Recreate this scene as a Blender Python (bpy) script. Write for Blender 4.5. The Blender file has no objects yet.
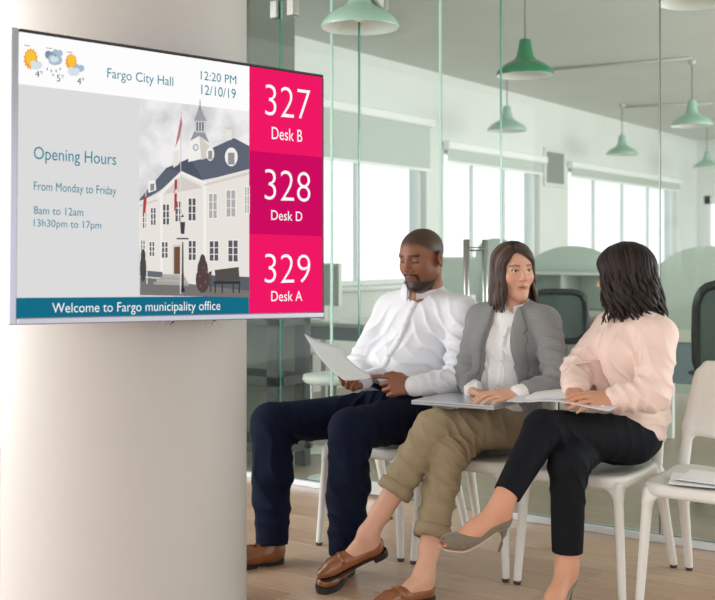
import bpy, math, random
import numpy as np
from mathutils import Vector, Matrix
from mathutils.bvhtree import BVHTree

# ------------------------------------------------------------------ camera, sky, lights, exposure
scene = bpy.context.scene
col = scene.collection
YAW = math.radians(35)          # the camera looks 35 degrees to the left of the room's depth axis
FPX, CX, CY, CAMH = 1080.0, 357.5, 250.0, 1.30
cam_d = bpy.data.cameras.new('camera')
cam = bpy.data.objects.new('camera', cam_d); col.objects.link(cam)
cam.location = (0, 0, CAMH); cam.rotation_euler = (math.pi/2, 0, YAW)
cam_d.sensor_width = 36; cam_d.lens = FPX/715*36
cam_d.shift_y = (CY-300)/715
cam_d.dof.use_dof = True; cam_d.dof.focus_distance = 4.0; cam_d.dof.aperture_fstop = 4.0
scene.camera = cam
scene.view_settings.view_transform = 'Standard'
scene.view_settings.look = 'None'
scene.view_settings.gamma = 1.0
scene.view_settings.exposure = 0.0
scene.view_settings.use_curve_mapping = False
scene.cycles.use_denoising = True
scene.cycles.transparent_max_bounces = 24

world = bpy.data.worlds.new('overcast_sky'); scene.world = world; world.use_nodes = True
bg = world.node_tree.nodes['Background']
bg.inputs[0].default_value = (0.94, 0.98, 1.0, 1); bg.inputs[1].default_value = 1.6

def area(name, loc, target, sx, sy, power, color):
    l = bpy.data.lights.new(name, 'AREA'); l.shape = 'RECTANGLE'; l.size = sx; l.size_y = sy
    l.energy = power; l.color = color
    o = bpy.data.objects.new(name, l); col.objects.link(o); o.location = loc
    o.rotation_euler = (Vector(target)-Vector(loc)).to_track_quat('-Z', 'Y').to_euler()
    return o
# daylight through the big front windows on the left of the waiting area
area('window_and_fill_light', (-5.85, -3.6, 1.7), (0, -3.6, 1.5), 13.0, 2.7, 540, (0.99, 0.995, 1.0))
# unseen fill light added behind the camera to brighten the people's fronts
area('window_and_fill_light', (1.6, -4.6, 1.8), (-1.8, 4.0, 0.9), 8.0, 2.7, 110, (1.0, 0.985, 0.96))
# unseen fill light added at the office's right to brighten the back room
area('window_and_fill_light', (2.6, 11.5, 1.75), (-6, 11.5, 1.75), 12.5, 2.7, 490, (1.0, 1.0, 0.98))

# ------------------------------------------------------------------ helpers
SY, CYW = math.sin(YAW), math.cos(YAW)
def at(x, y, d):
    """room point seen at picture position (x, y), d metres in front of the camera"""
    X = (x-CX)/FPX*d
    return np.array([-SY*d+CYW*X, CYW*d+SY*X, CAMH-(y-CY)/FPX*d])
def lin(c):
    out = []
    for v in c[:3]:
        v = v/255.0
        out.append(v/12.92 if v <= .04045 else ((v+.055)/1.055)**2.4)
    return tuple(out)
MATS = {}
def mat(name, rgb, rough=.5, metal=0., spec=.5, var=0., vscale=8., bump=0., bscale=60., stretch=(1, 1, 1), sheen=0., vcol=False, sub=0., coat=0.):
    if name in MATS: return MATS[name]
    m = bpy.data.materials.new(name); m.use_nodes = True
    nt = m.node_tree; N = nt.nodes; L = nt.links
    b = N['Principled BSDF']; c = lin(rgb)
    b.inputs['Base Color'].default_value = (*c, 1); b.inputs['Roughness'].default_value = rough
    b.inputs['Metallic'].default_value = metal; b.inputs['Specular IOR Level'].default_value = spec
    if sheen: b.inputs['Sheen Weight'].default_value = sheen
    if coat: b.inputs['Coat Weight'].default_value = coat
    if sub:
        b.inputs['Subsurface Weight'].default_value = sub
        b.inputs['Subsurface Radius'].default_value = (.01, .004, .002); b.inputs['Subsurface Scale'].default_value = .6
    tc = N.new('ShaderNodeTexCoord'); mp = N.new('ShaderNodeMapping'); mp.inputs['Scale'].default_value = stretch
    L.new(tc.outputs['Object'], mp.inputs['Vector'])
    src = None
    if vcol:
        a = N.new('ShaderNodeAttribute'); a.attribute_name = 'col'; src = a.outputs['Color']
        L.new(src, b.inputs['Base Color'])
    if var:
        n = N.new('ShaderNodeTexNoise'); n.inputs['Scale'].default_value = vscale; n.inputs['Detail'].default_value = 5
        L.new(mp.outputs[0], n.inputs['Vector'])
        r = N.new('ShaderNodeMapRange'); r.inputs['From Min'].default_value = .3; r.inputs['From Max'].default_value = .7
        r.inputs['To Min'].default_value = 1-var; r.inputs['To Max'].default_value = 1+var
        L.new(n.outputs['Fac'], r.inputs['Value'])
        mx = N.new('ShaderNodeMix'); mx.data_type = 'RGBA'; mx.blend_type = 'MULTIPLY'; mx.inputs['Factor'].default_value = 1
        if src: L.new(src, mx.inputs['A'])
        else: mx.inputs['A'].default_value = (*c, 1)
        L.new(r.outputs[0], mx.inputs['B']); L.new(mx.outputs['Result'], b.inputs['Base Color'])
    if bump:
        n2 = N.new('ShaderNodeTexNoise'); n2.inputs['Scale'].default_value = bscale; n2.inputs['Detail'].default_value = 3
        L.new(mp.outputs[0], n2.inputs['Vector'])
        bp = N.new('ShaderNodeBump'); bp.inputs['Strength'].default_value = bump; bp.inputs['Distance'].default_value = .01
        L.new(n2.outputs['Fac'], bp.inputs['Height']); L.new(bp.outputs[0], b.inputs['Normal'])
    MATS[name] = m
    return m
def emis(name, rgb, strength=1.0):
    if name in MATS: return MATS[name]
    m = bpy.data.materials.new(name); m.use_nodes = True
    nt = m.node_tree; nt.nodes.clear()
    e = nt.nodes.new('ShaderNodeEmission'); o = nt.nodes.new('ShaderNodeOutputMaterial')
    e.inputs[0].default_value = (*lin(rgb), 1); e.inputs[1].default_value = strength
    nt.links.new(e.outputs[0], o.inputs[0]); MATS[name] = m
    return m
def glass_mat(name, tint, refl=1.0, veil=.03, veilcol=(205, 225, 215)):
    m = bpy.data.materials.new(name); m.use_nodes = True
    nt = m.node_tree; N = nt.nodes; L = nt.links; N.clear()
    out = N.new('ShaderNodeOutputMaterial')
    tr = N.new('ShaderNodeBsdfTransparent'); tr.inputs[0].default_value = (*tint, 1)
    gl = N.new('ShaderNodeBsdfGlossy'); gl.inputs['Roughness'].default_value = .02; gl.inputs[0].default_value = (.95, 1, .98, 1)
    df = N.new('ShaderNodeBsdfDiffuse'); df.inputs[0].default_value = (*lin(veilcol), 1)  # even diffuse veil imitates the haze of reflections on the glass
    fr = N.new('ShaderNodeFresnel'); ge = N.new('ShaderNodeNewGeometry')
    io = N.new('ShaderNodeMapRange'); io.inputs['To Min'].default_value = 1.45; io.inputs['To Max'].default_value = 1/1.45   # same reflectance on both faces of the sheet
    L.new(ge.outputs['Backfacing'], io.inputs['Value']); L.new(io.outputs[0], fr.inputs[0])
    mu = N.new('ShaderNodeMath'); mu.operation = 'MULTIPLY'; mu.inputs[1].default_value = refl
    L.new(fr.outputs[0], mu.inputs[0])
    m1 = N.new('ShaderNodeMixShader'); m1.inputs[0].default_value = veil
    L.new(tr.outputs[0], m1.inputs[1]); L.new(df.outputs[0], m1.inputs[2])
    m2 = N.new('ShaderNodeMixShader'); L.new(mu.outputs[0], m2.inputs[0])
    L.new(m1.outputs[0], m2.inputs[1]); L.new(gl.outputs[0], m2.inputs[2])
    L.new(m2.outputs[0], out.inputs[0])
    MATS[name] = m
    return m

def org(o):
    v = np.zeros(3)
    while o is not None:
        v = v+np.array(o.location); o = o.parent
    return v
def tag(o, label=None, cat=None, group=None, kind=None):
    if label: o['label'] = label
    if cat: o['category'] = cat
    if group: o['group'] = group
    if kind: o['kind'] = kind
    return o
def thing(name, label, cat, loc, group=None):
    o = bpy.data.objects.new(name, None); o.empty_display_size = .05
    col.objects.link(o); o.location = tuple(loc)
    return tag(o, label, cat, group)
def mesh_obj(name, V, F, mats, parent=None, smooth=False, fmat=None, origin=None, vcol=None):
    """V in room coordinates; stored relative to the parent (or to origin for a top-level thing)"""
    V = np.asarray(V, float)
    o0 = org(parent) if parent is not None else np.zeros(3)
    loc = np.zeros(3)
    if parent is None and origin is None and len(V):
        origin = [(V[:, 0].min()+V[:, 0].max())/2, (V[:, 1].min()+V[:, 1].max())/2, V[:, 2].min()]
    if parent is None and origin is not None: loc = np.array(origin, float)
    me = bpy.data.meshes.new(name)
    me.from_pydata((V-o0-loc).tolist(), [], [tuple(int(i) for i in f) for f in F])
    if not isinstance(mats, (list, tuple)): mats = [mats]
    for m in mats: me.materials.append(m)
    if fmat is not None: me.polygons.foreach_set('material_index', np.asarray(fmat, dtype=np.int32))
    if smooth is True: me.polygons.foreach_set('use_smooth', [True]*len(me.polygons))
    elif isinstance(smooth, (list, np.ndarray)): me.polygons.foreach_set('use_smooth', [bool(s) for s in smooth])
    if vcol is not None:
        a = me.attributes.new('col', 'FLOAT_COLOR', 'POINT')
        c = np.ones((len(V), 4)); c[:, :3] = vcol
        a.data.foreach_set('color', c.astype(np.float32).ravel())
    me.update()
    o = bpy.data.objects.new(name, me); col.objects.link(o)
    o.location = tuple(loc)
    if parent is not None: o.parent = parent
    return o
def frame(a, b, up=(0, 0, 1)):
    z = np.array(b, float)-np.array(a, float); L = np.linalg.norm(z); z = z/max(L, 1e-9)
    u = np.array(up, float)
    if abs(u@z) > .98: u = np.array([0, 1., 0])
    x = np.cross(u, z); x /= np.linalg.norm(x); y = np.cross(z, x)
    return x, y, z, L
class MB:
    def __init__(s): s.V = []; s.F = []; s.M = []; s.S = []
    def add(s, V, F, m=0, sm=False):
        n = len(s.V); s.V += [list(map(float, v)) for v in V]
        for f in F: s.F.append([i+n for i in f]); s.M.append(m); s.S.append(sm)
        return s
    def box(s, lo, hi, m=0, bev=0.):
        x0, y0, z0 = lo; x1, y1, z1 = hi
        if bev <= 0:
            V = [(x0, y0, z0), (x1, y0, z0), (x1, y1, z0), (x0, y1, z0), (x0, y0, z1), (x1, y0, z1), (x1, y1, z1), (x0, y1, z1)]
            F = [(0, 3, 2, 1), (4, 5, 6, 7), (0, 1, 5, 4), (1, 2, 6, 5), (2, 3, 7, 6), (3, 0, 4, 7)]
            return s.add(V, F, m)
        b = min(bev, (x1-x0)*.45, (y1-y0)*.45, (z1-z0)*.45)
        V = []; F = []
        # bevelled box: 24 vertices
        idx = {}
        for i, x in enumerate((x0, x1)):
            for j, y in enumerate((y0, y1)):
                for k, z in enumerate((z0, z1)):
                    sx, sy, sz = (1 if i == 0 else -1), (1 if j == 0 else -1), (1 if k == 0 else -1)
                    idx[i, j, k, 0] = len(V); V.append((x, y+sy*b, z+sz*b))
                    idx[i, j, k, 1] = len(V); V.append((x+sx*b, y, z+sz*b))
                    idx[i, j, k, 2] = len(V); V.append((x+sx*b, y+sy*b, z))
        g = lambda i, j, k, a: idx[i, j, k, a]
        F += [(g(0,0,0,0), g(0,0,1,0), g(0,1,1,0), g(0,1,0,0)), (g(1,0,0,0), g(1,1,0,0), g(1,1,1,0), g(1,0,1,0)),
              (g(0,0,0,1), g(1,0,0,1), g(1,0,1,1), g(0,0,1,1)), (g(0,1,0,1), g(0,1,1,1), g(1,1,1,1), g(1,1,0,1)),
              (g(0,0,0,2), g(0,1,0,2), g(1,1,0,2), g(1,0,0,2)), (g(0,0,1,2), g(1,0,1,2), g(1,1,1,2), g(0,1,1,2))]
        for k in (0, 1):
            for i in (0, 1): F.append((g(i,0,k,0), g(i,1,k,0), g(i,1,k,2), g(i,0,k,2)))
            for j in (0, 1): F.append((g(0,j,k,1), g(1,j,k,1), g(1,j,k,2), g(0,j,k,2)))
        for i in (0, 1):
            for j in (0, 1): F.append((g(i,j,0,0), g(i,j,1,0), g(i,j,1,1), g(i,j,0,1)))
        for i in (0, 1):
            for j in (0, 1):
                for k in (0, 1): F.append((g(i,j,k,0), g(i,j,k,1), g(i,j,k,2)))
        return s.add(V, F, m)
    def tube(s, path, rad, n=10, m=0, caps=True, flat=None, sm=True, up=(0, 0, 1)):
        path = [np.array(p, float) for p in path]
        if not hasattr(rad, '__len__'): rad = [rad]*len(path)
        V = []; F = []
        for i, p in enumerate(path):
            a = path[max(i-1, 0)]; b = path[min(i+1, len(path)-1)]
            x, y, z, _ = frame(a, b, up)
            for k in range(n):
                t = 2*math.pi*k/n
                fx, fy = (1, 1) if flat is None else flat
                V.append(p+rad[i]*(math.cos(t)*x*fx+math.sin(t)*y*fy))
        for i in range(len(path)-1):
            for k in range(n):
                F.append((i*n+k, i*n+(k+1) % n, (i+1)*n+(k+1) % n, (i+1)*n+k))
        s.add(V, F, m, sm)
        if caps:
            q = len(s.V)-len(V)
            s.F.append([q+k for k in range(n)][::-1]); s.M.append(m); s.S.append(False)
            e = q+(len(path)-1)*n
            s.F.append([e+k for k in range(n)]); s.M.append(m); s.S.append(False)
        return s
    def lathe(s, c, prof, n=24, m=0, sm=True):
        V = []; F = []
        for r, z in prof:
            for k in range(n):
                t = 2*math.pi*k/n; V.append((c[0]+r*math.cos(t), c[1]+r*math.sin(t), c[2]+z))
        for i in range(len(prof)-1):
            for k in range(n): F.append((i*n+k, i*n+(k+1) % n, (i+1)*n+(k+1) % n, (i+1)*n+k))
        return s.add(V, F, m, sm)
    def build(s, name, mats, parent=None, **kw):
        return mesh_obj(name, s.V, s.F, mats, parent, smooth=s.S, fmat=s.M, **kw)
def copy_tree(o, parent=None):
    c = o.copy(); col.objects.link(c); c.parent = parent
    for ch in list(o.children): copy_tree(ch, c)
    return c
# ------------------------------------------------------------------ the setting
WV = 4.71            # the glass partition stands at this depth
HC = 3.22            # ceiling height
UW = -6.0            # the window wall
VB = 18.95           # the far wall
m_wall = mat('white_plaster', (226, 230, 226), .7, var=.03, vscale=2, bump=.05, bscale=40)
m_ceil = mat('ceiling_paint', (214, 219, 215), .8, var=.03, vscale=1.2)
m_white = mat('white_frame_paint', (236, 238, 236), .4)
m_floor2 = mat('office_floor_wood', (172, 154, 136), .35, var=.10, vscale=3, stretch=(1, 8, 1))
m_sub = mat('dark_floor_joint', (84, 66, 54), .8)
m_steel = mat('brushed_steel', (176, 176, 172), .3, metal=1., var=.06, vscale=20, stretch=(1, 1, .1))
m_alu = mat('satin_aluminium', (226, 232, 238), .35, metal=.5)

fl = tag(MB().box((-9, -10.3, -.06), (7, WV+.02, -.008)).build('floor', m_sub, origin=(0, 0, 0)), 'light wooden plank floor of the waiting area', None, kind='structure')
tag(MB().box((-9, WV+.02, -.06), (7, VB+.3, -.002)).build('floor_office', m_floor2, origin=(0, 0, 0)), 'wooden office floor behind the glass', kind='structure')
# planks in view, each a piece of its own
woods = []
for i, c in enumerate([(200, 168, 143), (193, 161, 137), (206, 175, 150), (197, 165, 142)]):
    woods.append(mat('oak_plank_%d' % i, c, .32, var=.13, vscale=5, bump=.04, bscale=25, stretch=(1.0, 12, 1)))
random.seed(4)
pw, pl = .19, 1.32
r = 0; v = WV+.02-pw
while v > 1.2:
    u = -5.6+(r*.47 % 1.0)*pl-.6
    while u < .6:
        MB().box((u+.0008, v+.0008, -.008), (u+pl-.0008, v+pw-.0008, 0.), bev=.0012).build('plank', woods[random.randrange(4)], fl)
        u += pl
    v -= pw; r += 1
rest = MB()
for (lo, hi) in (((-9, -10.3), (7, v+pw)), ((-9, v+pw), (-6.3, WV+.02)), ((1.9, v+pw), (7, WV+.02))):
    rest.box((lo[0], lo[1], -.008), (hi[0], hi[1], -.001))
tag(rest.build('plank_field', woods[0], fl), kind='stuff')

tag(MB().box((-9, -10.3, HC), (7, VB+.3, HC+.12)).build('ceiling', m_ceil, origin=(0, 0, HC)), 'pale grey ceiling', kind='structure')

def wall_u(name, u, v0, v1, z1, holes, m, th=.22):
    """wall in the plane u with rectangular openings [(v0, v1, z0, z1)]"""
    mb = MB(); cur = v0
    for (a, b, z0, zt) in sorted(holes):
        mb.box((u-th, cur, 0), (u, a, z1)); mb.box((u-th, a, 0), (u, b, z0)); mb.box((u-th, a, zt), (u, b, z1)); cur = b
    mb.box((u-th, cur, 0), (u, v1, z1))
    return tag(mb.build(name, m), kind='structure')
WIN = [(-10.1, 2.9, .35, 3.05), (6.35, 9.85, .95, 2.62), (10.22, 12.62, 1.03, 2.42), (13.5, 17.9, 1.03, 2.42)]
w = wall_u('wall_left', UW, -10.3, VB+.2, HC, WIN, m_wall)
tag(w, 'white window wall of the office behind the glass')
m_pane = glass_mat('window_glass', (.97, .99, 1.0), .6, .02, (235, 245, 250))
for i, (a, b, z0, z1) in enumerate(WIN):
    mb = MB(); t = .05
    for (lo, hi) in (((a, z0), (a+t, z1)), ((b-t, z0), (b, z1)), ((a, z0), (b, z0+t)), ((a, z1-t), (b, z1))):
        mb.box((UW-.14, lo[0], lo[1]), (UW-.07, hi[0], hi[1]), bev=.004)
    wob = tag(mb.build('window_%d' % (i+1), m_white), ['front window of the waiting area', 'window with a half lowered roller blind', 'middle window behind the seated people', 'wide window on the far right of the office'][i], kind='structure')
    n = 4 if i in (0, 3) else 3
    for k in range(1, n):
        vv = a+(b-a)*k/n
        MB().box((UW-.13, vv-.014, z0+t), (UW-.08, vv+.014, z1-t), bev=.003).build('mullion', m_white, wob)
    for k in range(n):
        MB().box((UW-.108, a+(b-a)*k/n+.025, z0+t), (UW-.102, a+(b-a)*(k+1)/n-.025, z1-t)).build('pane', m_pane, wob)
    MB().box((UW-.05, a-.06, z0-.04), (UW+.12, b+.06, z0), bev=.006).build('window_sill', m_white, wob)
m_case = mat('blind_cassette_white', (248, 250, 248), .35)
m_fabric = mat('blind_fabric', (192, 202, 194), .8, bump=.05, bscale=200)
for i, (a, b, z0, z1, drop) in enumerate([(6.35, 9.85, .95, 2.62, .46), (10.22, 12.62, 1.03, 2.42, .14), (13.5, 17.9, 1.03, 2.42, .12)]):
    t = thing('roller_blind', ['half lowered grey roller blind on the window behind the screen', 'rolled up roller blind above the middle window', 'rolled up roller blind above the wide far window'][i], 'blind', (UW+.06, (a+b)/2, z1), 'roller blinds on the office windows')
    MB().box((UW+.005, a-.05, z1-.02), (UW+.10, b+.05, z1+.07), bev=.015).build('cassette', m_case, t)
    MB().box((UW+.045, a, z1-drop), (UW+.049, b, z1-.02)).build('blind_fabric', m_fabric, t)
    MB().box((UW+.038, a, z1-drop-.03), (UW+.056, b, z1-drop), bev=.004).build('hem_bar', m_case, t)

# far wall with a glazed door
DU0, DU1 = -5.88, -5.1
mb = MB(); mb.box((UW, VB, 0), (DU0, VB+.2, HC)); mb.box((DU1, VB, 0), (7, VB+.2, HC)); mb.box((DU0, VB, 2.25), (DU1, VB+.2, HC))
tag(mb.build('wall_back', m_wall), 'far white wall of the office', kind='structure')
mb = MB()
for lo, hi in (((DU0, 0), (DU0+.11, 2.25)), ((DU1-.11, 0), (DU1, 2.25)), ((DU0, 0), (DU1, .3)), ((DU0, 2.1), (DU1, 2.25))):
    mb.box((lo[0], VB+.04, lo[1]), (hi[0], VB+.1, hi[1]), bev=.004)
d2 = tag(mb.build('door_2', m_white), 'white glazed door in the far wall', kind='structure')
MB().box((DU0+.11, VB+.06, .3), (DU1-.11, VB+.07, 2.1)).build('pane', m_pane, d2)
MB().tube([(DU1-.06, VB+.0, 1.05), (DU1-.06, VB-.05, 1.05), (DU1-.18, VB-.05, 1.05)], .012).build('handle', m_steel, d2)
# trim and power line along the far wall corner
tag(MB().box((UW, VB-.02, 0), (7, VB, .1)).build('baseboard_back', m_white), kind='structure')
tag(MB().box((UW, WV+.2, 0), (UW+.02, VB-.02, .1)).build('baseboard_left', m_white), kind='structure')

# concrete pier behind the glass at the left
m_conc = mat('grey_green_render', (112, 117, 108), .8, var=.05, vscale=3, bump=.06)
tag(MB().box((-5.95, 5.25, 0), (-4.53, 5.75, HC), bev=.02).build('wall_pier', m_conc), 'grey rendered pier behind the glass partition', kind='structure')
tag(MB().box((UW, 4.9, 2.86), (-4.53, 5.25, HC), bev=.01).build('trim_1', m_conc), 'lintel over the grey pier', kind='structure')

# ---- glass partition: panes, door, rail, fittings
m_glass = glass_mat('partition_glass', (.932, .958, .946), .12, .016)
m_edge = mat('glass_edge_teal', (52, 150, 128), .15, spec=.8)
m_edged = mat('glass_edge_dark', (58, 78, 74), .5, spec=.2)
part = thing('wall_glass', 'frameless green tinted glass partition', None, (-2.6, WV, 0)); part['kind'] = 'structure'
def pane(u0, u1, z0, z1, parent, name='pane', em=0):
    mb = MB(); mb.box((u0, WV, z0), (u1, WV+.012, z1))
    for i in range(len(mb.M)): mb.M[i] = 1
    mb.M[2] = 0; mb.M[4] = 0         # the two large faces are clear, the cut edges are green
    return mb.build(name, [m_glass, m_edged if em else m_edge], parent)
EDG = [-5.99, -4.75, -3.83, -3.292, -2.447, -1.657, -.70, .4, 1.6, 2.8]
for i in range(len(EDG)-1):
    a, b = EDG[i]+.002, EDG[i+1]-.002
    if abs(EDG[i]+3.292) < .01: continue
    pane(a, b, .035, HC-.01, part, em=1 if EDG[i] > -2.4 else 0)
MB().box((EDG[0], WV-.018, 0), (-3.30, WV+.03, .034), bev=.003).build('floor_rail', m_alu, part)
MB().box((-2.44, WV-.018, 0), (2.8, WV+.03, .034), bev=.003).build('floor_rail', m_alu, part)
MB().box((EDG[0], WV-.012, HC-.035), (2.8, WV+.024, HC), bev=.003).build('head_rail', m_alu, part)
pane(-3.29, -2.449, 2.64, HC-.01, part, 'transom_pane')
for u in (-3.86, -3.74):
    MB().box((u-.025, WV-.022, 2.60), (u+.025, WV+.034, 2.70), bev=.004).build('clamp', m_steel, part)
dr = thing('door_1', 'frameless glass door with a steel pull handle', None, (-2.87, WV, 0)); dr['kind'] = 'structure'
pane(-3.288, -2.451, .012, 2.63, dr, 'door_leaf')
for u, z in ((-3.20, .012), (-3.20, 2.55)):
    MB().box((u-.085, WV-.016, z), (u+.085, WV+.028, z+.075), bev=.004).build('patch_fitting', m_steel, dr)
for u in (-2.80, -3.486):  # thin strips added to imitate faint reflection lines in the partition
    mb = MB().box((u-.006, WV+.018, .035), (u+.006, WV+.030, HC-.035))
    for i in range(len(mb.M)): mb.M[i] = 1
    mb.M[3] = mb.M[5] = 0
    mb.build('reflection_line_strip', [m_glass, mat('reflection_line_pale', (190, 214, 204), .3)], part)
hd = MB()
for vv in (WV-.075, WV+.115):
    hd.tube([(-2.595, vv, .72), (-2.595, vv, 1.352)], .0155, 14)
hb = hd.build('handle', m_steel, dr)
for z in (.84, 1.305):
    MB().tube([(-2.595, WV-.075, z), (-2.595, WV+.115, z)], .011, 10).build('standoff', m_steel, hb)
MB().box((-3.42, WV-.03, 0), (-3.30, WV+.045, .10), bev=.005).build('floor_pivot', m_steel, part)

# ---- round column with the display
CC = (-2.818, 2.62); CR = .417
m_column = mat('painted_column', (188, 184, 181), .55, var=.02, vscale=2, bump=.02, bscale=60)
mb = MB(); mb.lathe((CC[0], CC[1], 0), [(CR, 0), (CR, .9), (CR, 1.0), (CR, 2.2), (CR, HC)], 96)
colm = tag(mb.build('round_column', m_column), 'thick round pale grey column carrying the wall screen', 'column', kind='structure')
# far building seen through the windows
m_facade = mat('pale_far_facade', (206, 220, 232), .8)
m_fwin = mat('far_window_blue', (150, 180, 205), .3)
bl = thing('far_building', 'pale bluish building seen faintly through the middle window', 'building', (-30, 24, 0))
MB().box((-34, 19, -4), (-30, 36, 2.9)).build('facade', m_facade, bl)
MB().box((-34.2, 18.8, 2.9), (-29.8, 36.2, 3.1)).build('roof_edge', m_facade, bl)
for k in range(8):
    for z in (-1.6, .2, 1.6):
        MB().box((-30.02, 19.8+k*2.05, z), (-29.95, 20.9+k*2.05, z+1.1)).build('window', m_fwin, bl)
# ------------------------------------------------------------------ the information screen on the column
def rotm(x, y, z):
    cx_, sx_, cy_, sy_, cz_, sz_ = math.cos(x), math.sin(x), math.cos(y), math.sin(y), math.cos(z), math.sin(z)
    Rx = np.array([[1, 0, 0], [0, cx_, -sx_], [0, sx_, cx_]]); Ry = np.array([[cy_, 0, sy_], [0, 1, 0], [-sy_, 0, cy_]])
    Rz = np.array([[cz_, -sz_, 0], [sz_, cz_, 0], [0, 0, 1]])
    return Rz@Rx@Ry
SR = rotm(-.0286121, .0202335, .68107635+YAW)
_c = np.array([-.52126438, 3.21995584])
SC = np.array([-SY*_c[1]+CYW*_c[0], CYW*_c[1]+SY*_c[0], CAMH+.18877809])     # centre of the screen
SW, SH = 1.0538, .80
def S(a, b, c=0.):
    """screen coordinates (a right, b up from the centre, c out of the glass) to the room"""
    return SC+SR@np.array([a, -c, b])
CAM0 = np.array([0, 0, CAMH])
SN = SR@np.array([0, -1., 0])
def sp(x, y):
    """position on the screen's own face of a mark measured in the photograph"""
    D = at(x, y, 1.0)-CAM0
    t = ((SC-CAM0)@SN)/(D@SN)
    q = SR.T@(CAM0+D*t-SC)
    return q[0], q[2]
tv = thing('wall_screen', 'large information display with city hall notices mounted on the column', 'screen', SC-np.array([0, 0, .4]))
m_bezel = mat('silver_bezel', (178, 178, 190), .25, metal=.8)
m_bezd = mat('dark_bezel', (38, 38, 44), .35)
m_back = mat('screen_back_black', (24, 24, 27), .5)
def sbox(name, a0, a1, b0, b1, c0, c1, m, parent=tv, bev=.003):
    mb = MB(); mb.box((a0, b0, c0), (a1, b1, c1), bev=bev)
    mb.V = [S(v[0], v[1], v[2]) for v in mb.V]
    # (a, b, c) -> room swaps handedness of the faces
    return mb.build(name, m, parent)
sbox('back_cover', -SW/2+.045, SW/2-.045, -SH/2+.045, SH/2-.045, -.055, -.008, m_back, bev=.01); sbox('rear_frame', -SW/2+.002, SW/2-.002, -SH/2+.002, SH/2-.002, -.016, -.006, m_back, bev=.002)
sbox('bezel_left', -SW/2, -SW/2+.022, -SH/2, SH/2, -.012, .004, m_bezel)
sbox('bezel_bottom', -SW/2+.022, SW/2, -SH/2, -SH/2+.019, -.012, .004, m_bezel)
sbox('bezel_top', -SW/2+.022, SW/2, SH/2-.009, SH/2, -.012, .004, m_bezd)
sbox('bezel_right', SW/2-.006, SW/2, -SH/2+.019, SH/2-.009, -.012, .004, m_bezd)
# arm of the wall mount, reaching back to the column
mb = MB(); mb.box((-.09, -.12, -.075), (.24, .14, -.055))
mb.V = [S(*v) for v in mb.V]; mb.build('mount_plate', m_back, tv)
pc = S(.06, 0, -.06); cc = np.array([CC[0], CC[1], pc[2]]); dv = cc-pc; dv /= np.linalg.norm(dv)
MB().tube([pc, cc-dv*(CR-.01)], .035, 12).build('mount_arm', m_back, tv)
# loose cable ends under the screen
for x in (172, 214):
    a, b = sp(x, 319)
    MB().tube([S(a-.02, -SH/2+.01, -.03), S(a-.012, -SH/2-.012, -.03), S(a+.012, -SH/2-.014, -.03), S(a+.03, -SH/2+.008, -.03)], .0026, 8).build('cable', m_bezel, tv)

E_ = lambda n, c: emis('screen_'+n, c, 1.0)
disp = None
def spoly(name, pts, m, c, parent, local=False):
    P = [S(*(p if local else sp(*p)), c) for p in pts]
    mb = MB(); n = len(P); mb.add(P, [list(range(n))[::-1]])
    return mb.build(name, m, parent)
A0, A1, B0, B1 = -SW/2+.022, SW/2-.006, -SH/2+.019, SH/2-.009
xs = sp(249, 190)[0]
disp = spoly('display_panel', [(A0, B0), (A1, B0), (A1, B1), (A0, B1)][::-1], E_('white', (253, 253, 253)), .0005, tv, True)
def yloc(x, y): return sp(x, y)[1]
bh = yloc(139, 98.4)           # bottom of the white header
bt = yloc(130, 297)             # top of the teal band
xp = sp(139, 200)[0]
def srect(name, a0, a1, b0, b1, m, c=.001, parent=None):
    return spoly(name, [(a0, b1), (a1, b1), (a1, b0), (a0, b0)], m, c, parent or disp, True)
srect('grey_field', A0, xp, bt, bh, E_('grey', (220, 220, 220)))
srect('teal_band', A0, xs, B0, bt, E_('teal', (22, 108, 134)))
p1, p2 = yloc(285, 154), yloc(285, 235)
srect('pink_field', xs, A1, p1, B1, E_('pink', (240, 24, 100)))
srect('magenta_field', xs, A1, p2, p1, E_('magenta', (205, 12, 96)))
srect('pink_field', xs, A1, B0, p2, E_('pink', (240, 24, 100)))
def text_mesh(s, off=0.):
    cu = bpy.data.curves.new('t', 'FONT'); cu.body = s; cu.size = 1.0; cu.resolution_u = 4; cu.offset = off
    o = bpy.data.objects.new('t', cu); col.objects.link(o)
    bpy.context.view_layer.update()
    me = bpy.data.meshes.new_from_object(o.evaluated_get(bpy.context.evaluated_depsgraph_get()))
    V = np.array([v.co[:] for v in me.vertices]); F = [list(p.vertices) for p in me.polygons]
    bpy.data.objects.remove(o); bpy.data.curves.remove(cu); bpy.data.meshes.remove(me)
    return V, F
def stext(s, x0, x1, ybase, ytop, colr, name='lettering', off=0.):
    """lettering whose ink spans x0..x1 and baseline..cap height as measured"""
    V, F = text_mesh(s, off)
    a0, b0 = sp(x0, ybase[0]); a1, b1 = sp(x1, ybase[1]); _, bt_ = sp((x0+x1)/2, ytop)
    bb = (b0+b1)/2; capH = text_mesh('H')[0][:, 1].max()
    sx = (a1-a0)/(V[:, 0].max()-V[:, 0].min()); sy = (bt_-bb)/capH
    P = [S(a0+(v[0]-V[:, 0].min())*sx, bb+v[1]*sy, .0016) for v in V]
    return mesh_obj(name, P, F, colr, disp)
c_teal = E_('text_teal', (32, 126, 148)); c_w = E_('white', (253, 253, 253)); c_k = E_('text_dark', (60, 60, 62))
stext('Fargo City Hall', 107, 173, (80, 84), 72.5, c_teal)
stext('12:20 PM', 200.5, 236, (80.5, 83.5), 73.5, c_teal)
stext('12/10/19', 201, 235.5, (95, 98), 87, c_teal)
stext('Opening Hours', 33.5, 116, (160.5, 163.5), 150, c_teal)
stext('From Monday to Friday', 33.5, 116, (191, 194), 184, c_teal)
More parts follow.
